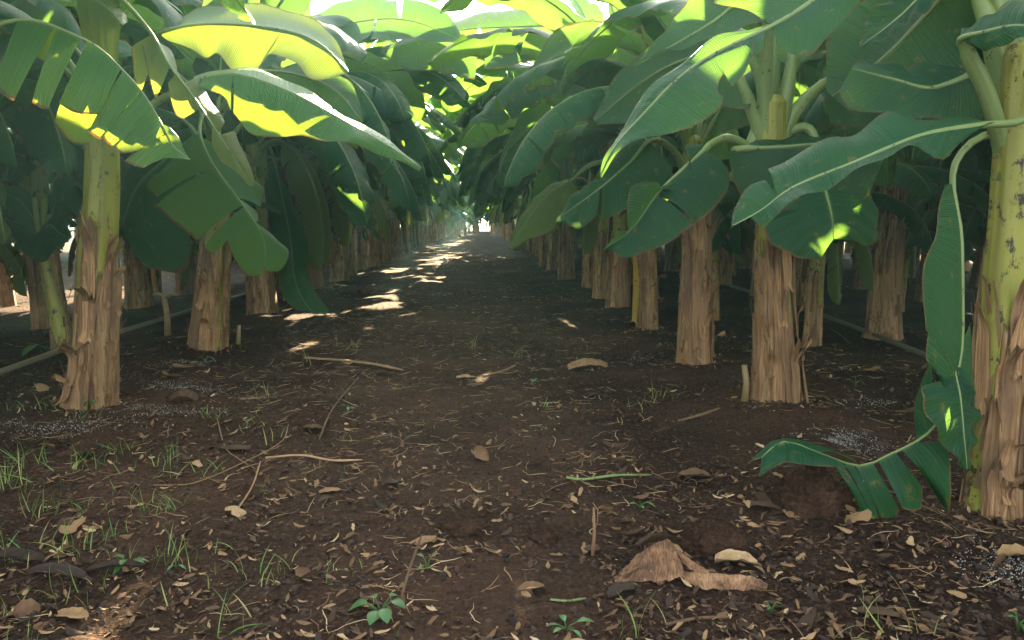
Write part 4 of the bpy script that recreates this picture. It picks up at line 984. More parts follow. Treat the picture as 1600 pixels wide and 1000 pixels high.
# thin the crowns so that some sun reaches a few leaves over the path
bpy.context.view_layer.update()
dg = bpy.context.evaluated_depsgraph_get()
def blockers(o_, first=0.01):
    hit = []; o_ = o_ + to_sun * first
    for _ in range(14):
        ok_, loc_, nor_, fi_, ob_, mx_ = scene.ray_cast(dg, o_, to_sun)
        if not ok_: break
        hit.append(ob_.name if (ob_.name.startswith(("leaf", "dead_leaf")) and ob_.data.name.startswith("leaf_blade") and ob_.data.users > 1) else '')
        o_ = loc_ + to_sun * 0.01
    return hit
targets = [(x, y, 5.85) for x in range(300, 490, 20) for y in (70, 88, 102)] + [(x, y, 5.32) for x in range(400, 580, 20) for y in (135, 160, 185)] + [(x, y, 6.45) for x in range(470, 560, 20) for y in (130, 155, 180)] + [(x, y, 8.8) for x in range(800, 890, 16) for y in (160, 185, 210)]
cut = {}
for px, py, Y in targets:
    for n_ in blockers(P(px, py, Y), 0.35):
        if n_: cut[n_] = cut.get(n_, 0) + 1
# ... but leave those that keep the near soil in the shade
need = []
for yy in range(640, 996, 24):
    for xx in range(10, 1600, 24):
        h_ = blockers(G(xx, yy), 0.06)
        if all(q in cut for q in h_): need.append(set(h_))
while True:
    gain = {}
    for st_ in need:
        for q in st_: gain[q] = gain.get(q, 0) + 1
    if not gain: break
    best = max(gain, key=lambda q: (gain[q] / (1.0 + cut[q]), q))
    if gain[best] < 2: break
    need = [st_ for st_ in need if best not in st_]
    del cut[best]
for n_ in sorted(cut):
    ob_ = bpy.data.objects[n_]
    for ch_ in list(ob_.children): bpy.data.objects.remove(ch_)
    bpy.data.objects.remove(ob_)

# ------------------------------------------------------------------ smaller plants and stumps
g0 = G(97, 545)
sk = empty("banana_sucker", g0)
tag(sk, "young thin banana sucker with dark leaves left of the yellow green trunk", 'banana sucker')
Ysk = g0.y
pts = [tuple(P(x, y, Ysk) - g0) for x, y in ((98, 552), (92, 505), (80, 455), (70, 408))]
mb, C, Rr = trunk_geometry(pts, [0.075, 0.065, 0.052, 0.04], 41, 24, 40, 0.1, 0.35, None, 0.5)
link("trunk", mb.mesh("trunk", [M_TRUNK]), sk)
sk['_top'] = list(pts[-1])
hero_leaf(sk, [(66, 370, Ysk - .1), (78, 352, Ysk - .15), (95, 365, Ysk - .3), (112, 372, Ysk - .4)], A=[(0, 1, [(62, 360, Ysk), (80, 340, Ysk), (100, 345, Ysk - .2), (113, 370, Ysk - .4)])],
    B=[(0, 1, [(24, 372, Ysk - .2), (40, 398, Ysk - .3), (64, 410, Ysk - .35), (85, 395, Ysk - .4), (111, 374, Ysk - .4)])], seed=51)
hero_leaf(sk, [(62, 372, Ysk), (50, 340, Ysk), (25, 310, Ysk), (-10, 300, Ysk)], A=[(0, 1, [(60, 380, Ysk - .1), (30, 350, Ysk - .1), (-10, 320, Ysk)])], B=[(0, 1, [(66, 360, Ysk + .1), (45, 300, Ysk + .2), (-8, 285, Ysk)])], seed=52)
hero_leaf(sk, [(76, 360, Ysk + .1), (90, 310, Ysk + .2), (120, 285, Ysk + .3), (150, 300, Ysk + .4)], A=[(0, 1, [(70, 340, Ysk + .2), (90, 280, Ysk + .3), (148, 285, Ysk + .5)])], B=[(0, 1, [(82, 360, Ysk), (110, 335, Ysk), (140, 330, Ysk + .2), (150, 302, Ysk + .4)])], seed=53)
for k, (x, y, w) in enumerate(((53, 308, 9), (68, 312, 8), (76, 335, 8))):
    b = MB(); b.tube([P(64 + k * 4, 390, Ysk) - g0, P((64 + x) / 2 + k * 2, (390 + y) / 2, Ysk) - g0, P(x, y, Ysk) - g0], [0.035, 0.03, 0.024], 8)
    link("petiole", b.mesh("cut_stalk", [M_STALK]), sk)
del sk['_top']

g0 = G(1380, 522)
cs = empty("cut_banana_stem", g0)
tag(cs, "leafless dark banana stem with a yellow cut top behind the right row", 'banana stem')
pts = [tuple(P(x, y, g0.y) - g0) for x, y in ((1380, 528), (1384, 440), (1392, 350), (1401, 262))]
mb, C, Rr = trunk_geometry(pts, [0.18, 0.14, 0.12, 0.105], 43, 36, 60, 1.9, 2.3)
link("trunk", mb.mesh("trunk", [M_TRUNK]), cs)
M_CUT = stalk_material("cut_face", (0.42, 0.28, 0.06), (0.58, 0.42, 0.12))
b = MB(); top = Vector(pts[-1])
b.tube([top + Vector((0, -0.01, -0.06)), top + Vector((0.0, -0.01, 0.03)), top + Vector((0.01, 0, 0.10))], [0.085, 0.075, 0.05], 14)
link("cut_top", b.mesh("cut_top", [M_CUT]), cs)
for z0, z1, a in ((0.1, 1.3, 250), (0.5, 1.8, 290)):
    link("dry_sheath", sheath_strip(C, Rr, z0, z1, R(a), 0.6, 0.015, 0.05, int(a)).mesh("dry_sheath", [M_SHEATH]), cs)

def stump(px, py, h, r, label, splay=True, seed=0):
    g = G(px, py); rg = random.Random(seed)
    b = MB(); b.tube([(0, 0, -0.03), (0.01, 0, h * 0.5), (rg.uniform(-.02, .02), 0, h)], [r * 1.2, r, r * 0.85], 10)
    o = link("stem_stump", b.mesh("stem_stump", [M_STALK_DRY])); o.location = g
    tag(o, label, 'stump')
    if splay:
        for sgn in (-1, 1):
            c = MB(); c.tube([(0, 0, h * 0.94), (sgn * r * 2.2, 0, h * 1.04), (sgn * r * 4.5, 0, h * 1.02)], [r * 0.8, r * 0.7, r * 0.3], 8)
            link("dry_flap", c.mesh("dry_flap", [M_STALK_DRY]), o)
    return o
stump(262, 525, 0.46, 0.032, "thin pale stump with a forked top between the two left trunks", True, 1)
stump(372, 538, 0.20, 0.022, "short pale stump at the right foot of the second left trunk", False, 2)
stump(1163, 628, 0.26, 0.022, "short brown stump at the left foot of the second right trunk", False, 3)
stump(1062, 540, 0.2, 0.02, "small stump behind the third right trunk", False, 4)
g0 = G(1455, 566)
b = MB(); b.tube([(0, 0, -0.05), (0.005, 0, 0.3), (0.0, 0, 0.62), (-0.01, 0, 0.85)], 0.02, 10)
o = link("wooden_stake", b.mesh("wooden_stake", [M_STICK])); o.location = g0; tag(o, "thin pale orange stake standing behind the hanging strip of leaf", 'stake')
g0 = G(925, 868)
b = MB(); b.tube([(0, 0, -0.03), (0.008, 0, 0.09), (0.004, 0, 0.2)], [0.008, 0.007, 0.004], 7); b.tube([(0.006, 0, 0.1), (0.02, 0, 0.14), (0.02, 0.0, 0.19), (0.0, 0, 0.22)], 0.002, 5)
o = link("dry_stalk", b.mesh("dry_stalk", [M_STICK])); o.location = g0; tag(o, "upright straw coloured stalk standing left of the big curled dry leaf", 'stalk')

# hoses
def hose(px_pts, r, label):
    P3 = [G(x, y) + Vector((0, 0, r * 0.9 + dz)) for x, y, dz in px_pts]
    c = crom(P3, np.linspace(0, 1, 60))
    b = MB(); b.tube([list(q) for q in c], r, 10)
    tag(link("irrigation_hose", b.mesh("irrigation_hose", [M_HOSE])), label, 'hose', 'irrigation hoses along the rows')
hose([(-120, 630, 0.0), (0, 590, 0.02), (100, 555, 0.03), (180, 527, 0.02), (250, 505, 0.02), (330, 478, 0.0), (420, 450, 0.0)], 0.027, "tan irrigation hose on the soil behind the left row")
hose([(1560, 612, 0.0), (1450, 568, 0.04), (1340, 520, 0.03), (1245, 486, 0.05), (1180, 462, 0.02), (1115, 441, 0.0), (1040, 418, 0)], 0.026, "dark irrigation hose on the soil behind the right row")

# ------------------------------------------------------------------ litter and ground cover
lrg = random.Random(9)
def leaf_piece(seed, nl=8, nw=4, irregular=0.7):
    rg = random.Random(seed)
    curl, roll, cup = rg.uniform(-1.2, 1.6), rg.uniform(-0.8, 0.8), rg.uniform(0.1, 1.4)
    wid = rg.uniform(0.09, 0.26)
    rows, uvs = [], []
    for i in range(nl + 1):
        t = i / nl; w = wid * max(0.06, math.sin(math.pi * min(1, max(0, t * 0.92 + 0.04))) ** 0.6) * (1 + irregular * mnoise.noise((t * 5, seed * 3.3, 0)))
        th = curl * (t - 0.5)
        cx = math.sin(th) / (abs(curl) + 1e-3) * (1 if curl > 0 else -1) if abs(curl) > 0.05 else t - 0.5
        cz = (1 - math.cos(th)) / (abs(curl) + 1e-3) * (1 if curl > 0 else -1)
        row, ur = [], []
        for j in range(nw + 1):
            v = (j / nw - 0.5) * 2
            a = cup * v
            y = w * math.sin(a) / cup; z = w * (1 - math.cos(a)) / cup
            tw = roll * (t - 0.5)
            yy = y * math.cos(tw) - z * math.sin(tw); zz = y * math.sin(tw) + z * math.cos(tw)
            row.append((cx, yy + 0.03 * mnoise.noise((t * 4, 1.1, seed)), cz + zz + 0.02 * mnoise.noise((t * 6, v * 2, seed * 1.7)))); ur.append((v, t))
        rows.append(row); uvs.append(ur)
    return rows, uvs
def dens(x, y):
    d = 0.42 + 1.1 * mnoise.noise((x * 0.7, y * 0.7, 4.4)) + 0.8 * mnoise.noise((x * 2.2, y * 2.2, 8.1)) + 0.5 * mnoise.noise((x * 5, y * 5, 3.1))
    if y < 4.2 and (x < -0.2): d += 0.35
    if y < 3.6 and 0.4 < x < 1.6: d += 0.35
    return min(1.0, max(0.03, 1.5 * d - 0.2))
def spot(rg, y0, y1, p, margin=0.4):
    for _ in range(60):
        y = y0 + (y1 - y0) * rg.random() ** p
        x = rg.uniform(-0.74 * y - margin, 0.70 * y + margin)
        if rg.random() < dens(x, y): return x, y
    return x, y
def merge_scatter(variants, n, place, name, mats, kind_label=None, smooth=True):
    """n copies of the variant meshes baked into one stuff object"""
    V, Fc, A = [], [], []
    off = 0
    for i in range(n):
        v, f = variants[lrg.randrange(len(variants))]
        loc, rot, sc, d = place(lrg)
        v2 = (v * np.array(sc)) @ np.array(rot).T + np.array(loc)
        V.append(v2); Fc.extend([tuple(k + off for k in q) for q in f]); A.append(np.full(len(v), d)); off += len(v)
    mb = MB(); mb.add(np.concatenate(V), Fc, None, 0, np.concatenate(A))
    return tag(link(name, mb.mesh(name, mats, smooth)), kind='stuff')
def gridvf(rows):
    m = MB(); m.grid(rows); return np.concatenate(m.v), m.f
def rotm(rx, ry, rz): return (Matrix.Rotation(rz, 3, 'Z') @ Matrix.Rotation(ry, 3, 'Y') @ Matrix.Rotation(rx, 3, 'X'))

# 280 single dry leaves that show largest
DL = []
for i in range(8):
    rows, uvs = leaf_piece(700 + i, 10, 6)
    m = MB(); m.grid(rows, uvs); DL.append(m.mesh("dry_leaf", [M_DRYLEAF]))
for i in range(280):
    x, y = spot(lrg, 1.75, 6.5, 1.25)
    o = link("dry_leaf", DL[lrg.randrange(8)])
    s = lrg.uniform(0.04, 0.10) * (2.0 if lrg.random() < 0.16 else 1)
    o.scale = (s, s * lrg.uniform(0.7, 1.1), s)
    o.rotation_euler = (lrg.gauss(0, 0.35) + (math.pi if lrg.random() < 0.45 else 0), lrg.gauss(0, 0.25), lrg.uniform(0, 6.28))
    o.location = (x, y, hz(x, y) + 0.010 + 0.05 * s)
    tag(o, "small curled brown dry leaf lying among the litter on the soil", 'dry leaf', 'dry leaves scattered over the soil')
small = [gridvf(leaf_piece(800 + i, 4, 2)[0]) for i in range(8)]
FEET = [(r_.location.x, r_.location.y) for r_ in (R1, R2, R3, R4, L1, L2, L1, R2)]
def pl_small(rg):
    x, y = spot(rg, 1.6, 40, 2.3)
    if rg.random() < 0.06:      # gathered at the feet of the stems
        b_ = rg.choice(FEET); a_ = rg.uniform(0, 6.28); r_ = 0.12 + abs(rg.gauss(0, 0.16)); x, y = b_[0] + r_ * math.cos(a_), b_[1] + r_ * math.sin(a_)
    s = 0.010 + 0.05 * rg.random() ** 2
    if y > 12: s *= 1.8
    return (x, y, hz(x, y) + 0.006 + 0.06 * s), rotm(rg.gauss(0, 0.4) + (math.pi if rg.random() < 0.5 else 0), rg.gauss(0, 0.3), rg.uniform(0, 6.28)), (s, s, s), min(1, max(0, rg.gauss(0.47, 0.26)))
merge_scatter(small, 26000, pl_small, "leaf_litter", [M_LITTER])
def straw_variant(seed):
    rg = random.Random(seed); pts = []; a = 0; p = Vector((-0.5, 0, 0))
    for i in range(6):
        pts.append(p.copy()); a += rg.gauss(0, 0.35); p = p + Vector((math.cos(a) * 0.2, math.sin(a) * 0.2, 0.2 * rg.uniform(-0.12, 0.14)))
    m = MB(); m.tube(pts, [0.008, 0.014, 0.015, 0.014, 0.011, 0.004], 4, cap=False)
    return np.concatenate(m.v), m.f
straws = [straw_variant(i) for i in range(12)]
def dens_straw(x, y):
    d = 0.25 + 1.1 * mnoise.noise((x * 0.9 + 30, y * 0.9, 2.0)) + 0.7 * mnoise.noise((x * 3 + 30, y * 3, 2.0))
    if 3.2 < y < 14 and -2.0 < x < 0.9: d += 0.35
    return d
def pl_straw(rg):
    for _ in range(40):
        x, y = rg.uniform(-5, 5), 1.6 + 30 * rg.random() ** 1.7
        if abs(x) < 0.75 * y + 0.3 and rg.random() < dens_straw(x, y): break
    s = rg.uniform(0.03, 0.16)
    return (x, y, hz(x, y) + 0.009), rotm(rg.gauss(0, 0.2), rg.gauss(0, 0.16), rg.uniform(0, 6.28)), (s, s, min(s, 0.1) * rg.uniform(0.6, 1.2)), min(1, max(0, rg.gauss(0.55, 0.25)))
merge_scatter(straws, 7500, pl_straw, "straw_litter", [M_STRAW])
def crumb_variant(seed):
    rg = random.Random(seed)
    t = (1 + 5 ** 0.5) / 2
    v = np.array([(-1, t, 0), (1, t, 0), (-1, -t, 0), (1, -t, 0), (0, -1, t), (0, 1, t), (0, -1, -t), (0, 1, -t), (t, 0, -1), (t, 0, 1), (-t, 0, -1), (-t, 0, 1)]) / 1.9
    f = [(0, 11, 5), (0, 5, 1), (0, 1, 7), (0, 7, 10), (0, 10, 11), (1, 5, 9), (5, 11, 4), (11, 10, 2), (10, 7, 6), (7, 1, 8), (3, 9, 4), (3, 4, 2), (3, 2, 6), (3, 6, 8), (3, 8, 9), (4, 9, 5), (2, 4, 11), (6, 2, 10), (8, 6, 7), (9, 8, 1)]
    return v * np.array([[rg.uniform(0.7, 1.25)] for _ in range(12)]), f
crumbs = [crumb_variant(i) for i in range(8)]
def pl_crumb(rg):
    y = 1.6 + 7 * rg.random() ** 1.5; x = rg.uniform(-0.75 * y - .3, 0.72 * y + .3)
    s = 0.0025 + 0.014 * rg.random() ** 5
    return (x, y, hz(x, y) + s * 0.2), rotm(rg.uniform(0, 6), rg.uniform(0, 6), rg.uniform(0, 6)), (s * rg.uniform(0.8, 1.4), s, s * 0.8), rg.random()
merge_scatter(crumbs, 20000, pl_crumb, "soil_crumbs", [M_CRUMB], smooth=False)
WP = [(60, 664, 0.55, 0.07), (230, 640, 0.45, 0.06), (300, 606, 0.3, 0.05), (290, 566, 0.3, 0.05), (1315, 690, 0.22, 0.07), (1585, 895, 0.14, 0.06), (1355, 630, 0.2, 0.05), (1010, 560, 0.2, 0.05), (480, 520, 0.35, 0.08)]
WP = [(G(a, b), c, d) for a, b, c, d in WP]
def pl_grain(rg):
    g, sx, sy = WP[rg.choices(range(len(WP)), [5, 3, 2, 2, 6, 2.5, 1, 0.5, 0.6])[0]]
    x, y = rg.gauss(g.x, sx * 0.6), rg.gauss(g.y, sy * 1.5)
    s = rg.uniform(0.0012, 0.0034)
    return (x, y, hz(x, y) + s * 0.6), rotm(rg.uniform(0, 6), rg.uniform(0, 6), 0), (s, s, s), rg.random()
merge_scatter(crumbs[:3], 5200, pl_grain, "white_granules", [M_GRAIN])

# grass blades growing in tufts, mostly in the left foreground
def blade_variant(seed):
    rg = random.Random(seed); bend = rg.uniform(0.3, 1.6); rows = []
    x = z = 0; a = rg.uniform(1.2, 1.5)
    for i in range(7):
        t = i / 6; w = 0.022 * (1 - t ** 2.2) + 0.001
        rows.append([(x, -w, z + 0.006), (x, 0, z), (x, w, z + 0.006)]); a2 = a - bend * t; x += math.cos(a2) / 6; z += math.sin(a2) / 6
    return gridvf(rows)
blades = [blade_variant(i) for i in range(10)]
tufts = []
trg = random.Random(31)
for px, py, n, h in [(70, 800, 16, .16), (120, 860, 14, .15), (20, 760, 14, .17), (240, 880, 12, .13), (40, 880, 10, .12), (130, 730, 12, .16), (190, 705, 16, .13), (245, 800, 10, .14), (20, 730, 9, .18), (270, 730, 8, .14), (320, 745, 6, .12), (75, 945, 8, .1), (150, 930, 8, .09), (365, 900, 5, .12),
                     (410, 905, 5, .1), (300, 875, 5, .1), (210, 960, 6, .09), (130, 655, 14, .10), (985, 985, 3, .17), (370, 985, 3, .14), (1410, 985, 3, .2), (735, 770, 3, .07), (640, 565, 6, .16), (545, 545, 10, .16), (590, 480, 8, .25), (735, 545, 8, .2), (815, 560, 8, .22), (480, 570, 8, .2), (420, 620, 6, .16), (60, 640, 5, .16), (1030, 620, 5, .14), (1000, 640, 4, .12), (520, 700, 4, .1), (700, 660, 5, .1), (850, 640, 5, .1)]:
    g = G(px, py); tufts.append((g.x, g.y, n, h))
for _ in range(40):
    y = 2.0 + 3.0 * trg.random(); x = trg.uniform(-0.72 * y - 0.2, -0.12 * y)
    tufts.append((x, y, trg.randint(2, 7), trg.uniform(0.05, 0.13)))
tw = [t[2] for t in tufts]
def pl_grass(rg):
    x0, y0, n, h = rg.choices(tufts, tw)[0]
    x, y = rg.gauss(x0, 0.05 + 0.1 * h), rg.gauss(y0, 0.05)
    s = h * rg.uniform(0.5, 1.25)
    return (x, y, hz(x, y) - 0.004), rotm(rg.gauss(0, .3), rg.gauss(0.1, .45), rg.uniform(0, 6.28)), (s, min(s, .11) * rg.uniform(.6, 1.2), s), min(1, max(0, rg.gauss(0.58 if x < -0.3 * y else 0.72, 0.27)))
merge_scatter(blades, 620, pl_grass, "grass", [M_GRASS])

# ------------------------------------------------------------------ single pieces lying on the soil
def lying_stick(px_pts, r, label, mat=None, cat='stick', name="dry_stick", lift=0.6, flat=0.7):
    g = G(*px_pts[0][:2])
    pts = [G(x, y) - g + Vector((0, 0, r * lift + 0.004 + (q[0] if q else 0))) for x, y, *q in px_pts]
    c = crom(pts, np.linspace(0, 1, 24))
    b = MB(); rr = [r * (0.85 + 0.3 * mnoise.noise((i * 0.5, px_pts[0][0], 0))) * (1 if i < 20 else 1 - (i - 20) * 0.15) for i in range(24)]
    b.tube([list(q) for q in c], rr, 8, flat=flat)
    o = link(name, b.mesh(name, [mat or M_STICK])); o.location = g
    tag(o, label, cat, 'sticks and stalks on the soil')
    return o
lying_stick([(476, 562), (530, 566), (585, 573), (630, 582)], 0.028, "broad flat tan stalk lying across the left of the path", flat=0.4)
lying_stick([(415, 718), (470, 714), (520, 722), (566, 721)], 0.010, "thin pale stick with a cut end lying left of the path middle")
lying_stick([(340, 665, 0.04), (352, 700), (372, 718), (400, 735)], 0.004, "thin forked twig leaning over the litter on the left")
lying_stick([(240, 760), (300, 757), (370, 738, 0.03), (440, 705, 0.05), (452, 690, 0.1)], 0.004, "long thin bent twig lying across the left litter")
lying_stick([(370, 800), (395, 770, 0.03), (408, 740, 0.06)], 0.005, "short thin twig standing out of the left litter")
lying_stick([(885, 752, 0.01), (910, 752), (960, 746), (1018, 745)], 0.010, "bright green leaf stalk lying in the middle of the path", M_STALK, 'stalk', 'green_stalk')
lying_stick([(860, 940), (885, 942), (915, 938)], 0.006, "short green stalk lying in front of the curled dry leaf", M_STALK, 'stalk', 'green_stalk')
lying_stick([(1040, 980), (1090, 970), (1140, 968)], 0.008, "dark thin stick below the curled dry leaf at the bottom edge")
lying_stick([(755, 590), (790, 580), (806, 572)], 0.014, "short brown stick in the middle of the path")
lying_stick([(560, 590), (520, 640), (498, 690)], 0.006, "thin twig pointing towards the camera left of the path middle")
lying_stick([(625, 945), (640, 915, 0.05), (660, 885, 0.12)], 0.006, "thin brown twig slanting beside the broad leaved weed")
lying_stick([(1250, 500), (1300, 512), (1330, 540)], 0.01, "thin pale stick behind the second right trunk")
lying_stick([(1060, 660), (1090, 652), (1125, 640)], 0.012, "pale bark strip lying left of the second right trunk")
def debris(px, py, L, W, rz, label, curl=0.6, hump=0.03, seed=0, mat=None, cat='dry leaf', tilt=(0, 0), name="dry_leaf_piece"):
    g = G(px, py); rg = random.Random(seed); rows = []
    for i in range(13):
        t = i / 12 - 0.5; row = []
        for j in range(8):
            v = j / 7 - 0.5
            w = W * (1 - (2 * abs(t)) ** 3 * 0.75) * (1 + 0.25 * mnoise.noise((t * 6, seed, v * 2)))
            x = t * L * (1 + 0.12 * mnoise.noise((v * 5, seed, 2)))
            z = hump * (1 - 4 * t * t) + curl * W * 2 * (v * v) * (1 if seed % 2 else -1) + 0.10 * W * mnoise.noise((t * 7, v * 5, seed)) + (0 if seed % 2 else curl * W * 0.5)
            row.append((x, v * w, z))
        rows.append(row)
    m = MB(); m.grid(rows)
    o = link(name, m.mesh(name, [mat or M_DRYLEAF])); o.location = g + Vector((0, 0, 0.008)); o.rotation_euler = (tilt[0], tilt[1], R(rz))
    tag(o, label, cat, 'larger dry leaf pieces on the soil'); return o
debris(606, 757, .13, .10, 70, "broad pale tan dry leaf standing on edge near the path middle", .5, .03, 1, tilt=(0.6, 0.2))
debris(752, 716, .13, .07, -50, "pinkish dry leaf curled upright near the path middle", .7, .02, 3, tilt=(0.5, 0.3))
debris(1085, 748, .17, .09, -5, "flat pinkish brown leaf piece left of the soil mound", .3, .02, 5)
debris(1202, 797, .20, .06, -32, "long flaky reddish leaf piece in front of the soil mound", .4, .02, 2)
debris(42, 958, .08, .07, 40, "reddish squarish leaf piece at the lower left", .4, .02, 4, tilt=(0.5, 0))
debris(112, 968, .12, .06, -15, "flat orange brown leaf piece near the lower left", .3, .01, 7)
debris(25, 880, .24, .07, -10, "large brown leaf strip at the left edge of the soil", .5, .02, 9)
debris(90, 902, .24, .06, -12, "long tan leaf strip curving over the left litter", .5, .03, 6)
debris(180, 895, .2, .05, 10, "tan leaf strip beside the small green weed", .6, .02, 11)
debris(288, 628, .20, .12, 5, "tan block of dry sheath right of the leftmost thick trunk", .6, .05, 8)
debris(600, 588, .14, .05, -10, "small tan flake at the end of the flat stalk", .4, .02, 13)
debris(918, 577, .36, .16, 8, "lumpy brown piece of sheath on the right of the path", .5, .05, 10)
debris(728, 592, .16, .10, 5, "grey flat flake in the middle of the path", .2, .01, 15)
debris(368, 703, .18, .08, -8, "pale grey flat leaf at the fork of the twig", .2, .01, 12)
debris(488, 673, .13, .08, -5, "pale bent leaf left of the path middle", .4, .01, 17)
debris(1372, 962, .13, .05, -18, "orange brown leaf piece at the lower right", .4, .01, 14)
debris(1590, 876, .14, .08, -8, "pale tan leaf piece at the right edge", .5, .02, 19)
debris(925, 862, .07, .05, 10, "creamy dry leaf at the foot of the upright straw stalk", .3, .01, 16)
debris(830, 925, .1, .05, 15, "brown leaf piece near the bottom middle", .4, .01, 21)
debris(515, 770, .1, .05, 15, "bluish grey leaf piece on the left litter", .3, .01, 18)
debris(1150, 885, .16, .09, -12, "crumpled brown leaf piece right of the big curled dry leaf", .5, .02, 23)
debris(970, 928, .13, .06, 30, "pale leaf flake in front of the big curled dry leaf", .4, .02, 20)
# the big curled piece of dead leaf
def GH(px, py, h):
    d = ray(px, py); t = -CAM_H / d.z
    for _ in range(6): t = (hz(d.x * t, d.y * t) + h - CAM_H) / d.z
    return d * t + Vector((0, 0, CAM_H))
def dead_blade_material():
    m, nt, out = new_mat("dead_blade")
    tc = N(nt, 'ShaderNodeTexCoord')
    fib = noise_tex(nt, mapping(nt, tc.outputs['UV'], (2.5, 34, 1)), 1.0, 5, 0.7)
    big = noise_tex(nt, tc.outputs['Object'], 11.0, 4, 0.6)
    c = ramp(nt, math_(nt, 'MULTIPLY_ADD', big, 0.7, math_(nt, 'MULTIPLY_ADD', fib, 0.7, -0.2)), [(0.30, (0.05, 0.024, 0.012)), (0.45, (0.17, 0.08, 0.038)), (0.58, (0.36, 0.19, 0.09)), (0.72, (0.58, 0.35, 0.19))])
    pb = N(nt, 'ShaderNodeBsdfPrincipled'); nt.links.new(c, pb.inputs['Base Color']); pb.inputs['Roughness'].default_value = 0.75
    bmp = N(nt, 'ShaderNodeBump'); bmp.inputs['Strength'].default_value = 0.9; bmp.inputs['Distance'].default_value = 0.01
    nt.links.new(fib, bmp.inputs['Height']); nt.links.new(bmp.outputs[0], pb.inputs['Normal'])
    nt.links.new(pb.outputs[0], out.inputs['Surface'])
    return m
M_BIGLEAF = dead_blade_material()
def curled(name, origin, rows_px, nu=30, nv=14, amp=1.0, parent=None):
    rows = [crom([GH(*q) - origin for q in r], np.linspace(0, 1, nu)) for r in rows_px]
    grid = np.array([crom([rows[k][i] for k in range(len(rows))], np.linspace(0, 1, nv)) for i in range(nu)])
    for i in range(nu):
        for j in range(nv):
            n = mnoise.noise((i * 0.35, j * 0.5, 7.7)); n2 = mnoise.noise((i * 0.8, j * 0.9, 1.7))
            grid[i, j] += amp * np.array((0.004 * n2, -0.016 * n - 0.005 * n2, 0.009 * n2))
    m = MB(); m.grid(grid, [[(j / nv, i / nu) for j in range(nv)] for i in range(nu)])
    o = link(name, m.mesh(name, [M_BIGLEAF]), parent)
    return o
o0 = G(1040, 905)
big = curled("curled_dry_leaf", o0, [[(975, 888, .02), (1005, 862, .075), (1040, 843, .125), (1052, 850, .115)], [(972, 894, .018), (1004, 878, .045), (1040, 864, .09), (1058, 868, .09)],
        [(960, 902, .012), (1000, 892, .025), (1040, 885, .05), (1066, 882, .07)], [(948, 914, .0), (990, 908, .005), (1036, 908, .01), (1070, 900, .03)]])
big.location = o0
tag(big, "large curled tan piece of dead leaf peaked like a tent in the right foreground", 'dry leaf')
curled("folded_edge", o0, [[(1038, 842, .127), (1062, 860, .10), (1085, 878, .07), (1108, 892, .045)], [(1042, 848, .115), (1066, 872, .08), (1088, 890, .05), (1104, 897, .035)], [(1048, 858, .09), (1072, 884, .06), (1092, 896, .035), (1100, 899, .03)]], 20, 8, 0.4, big)
curled("lower_lobe", o0, [[(1062, 894, .03), (1090, 892, .04), (1130, 897, .035), (1178, 902, .03), (1200, 912, .01)], [(1066, 902, .02), (1095, 905, .03), (1135, 910, .025), (1172, 914, .02), (1196, 920, .005)], [(1080, 912, .005), (1100, 920, .01), (1125, 922, .005), (1165, 924, .004), (1190, 926, .0)]], 22, 8, 0.9, big)

def clod(px, py, rx, ry, rzv, label, seed):
    g = G(px, py); rows = []
    for i in range(45):
        ph = math.pi * (0.5 - 0.62 * i / 44) ; row = []
        for j in range(80):
            a = 2 * math.pi * j / 80
            d = Vector((math.cos(a) * math.cos(ph), math.sin(a) * math.cos(ph), math.sin(ph)))
            k = 1 + 0.09 * mnoise.noise(d * 9 + Vector((seed, 2, 0))) + 0.05 * mnoise.noise(d * 22 + Vector((seed, 5, 0))) + 0.24 * mnoise.noise(d * 2.0 + Vector((seed, 0, 0))) + 0.12 * mnoise.noise(d * 5 + Vector((0, seed, 0))) + 0.06 * mnoise.noise(d * 12 + Vector((0, 0, seed)))
            row.append((d.x * rx * k, d.y * ry * k, d.z * rzv * k))
        rows.append(row)
    m = MB(); m.grid(rows, close=True, flip=True)
    o = link("soil_clod", m.mesh("soil_clod", [M_SOIL])); o.location = g
    tag(o, label, 'soil clod', 'lumps of earth')
clod(1268, 792, .16, .14, .19, "large rounded brown mound of earth under the trailing green leaf", 1)
clod(1115, 850, .13, .10, .085, "low brown clod of earth behind the big curled dry leaf", 5)
clod(725, 822, .11, .08, .05, "dark low clod of earth in the middle foreground", 8)
clod(845, 843, .065, .05, .05, "small dark oblong clod left of the upright straw stalk", 11)
clod(1035, 668, .06, .05, .04, "small clod of earth left of the second right trunk", 14)
clod(300, 500, .12, .1, .06, "dark clod of earth behind the second left trunk", 17)

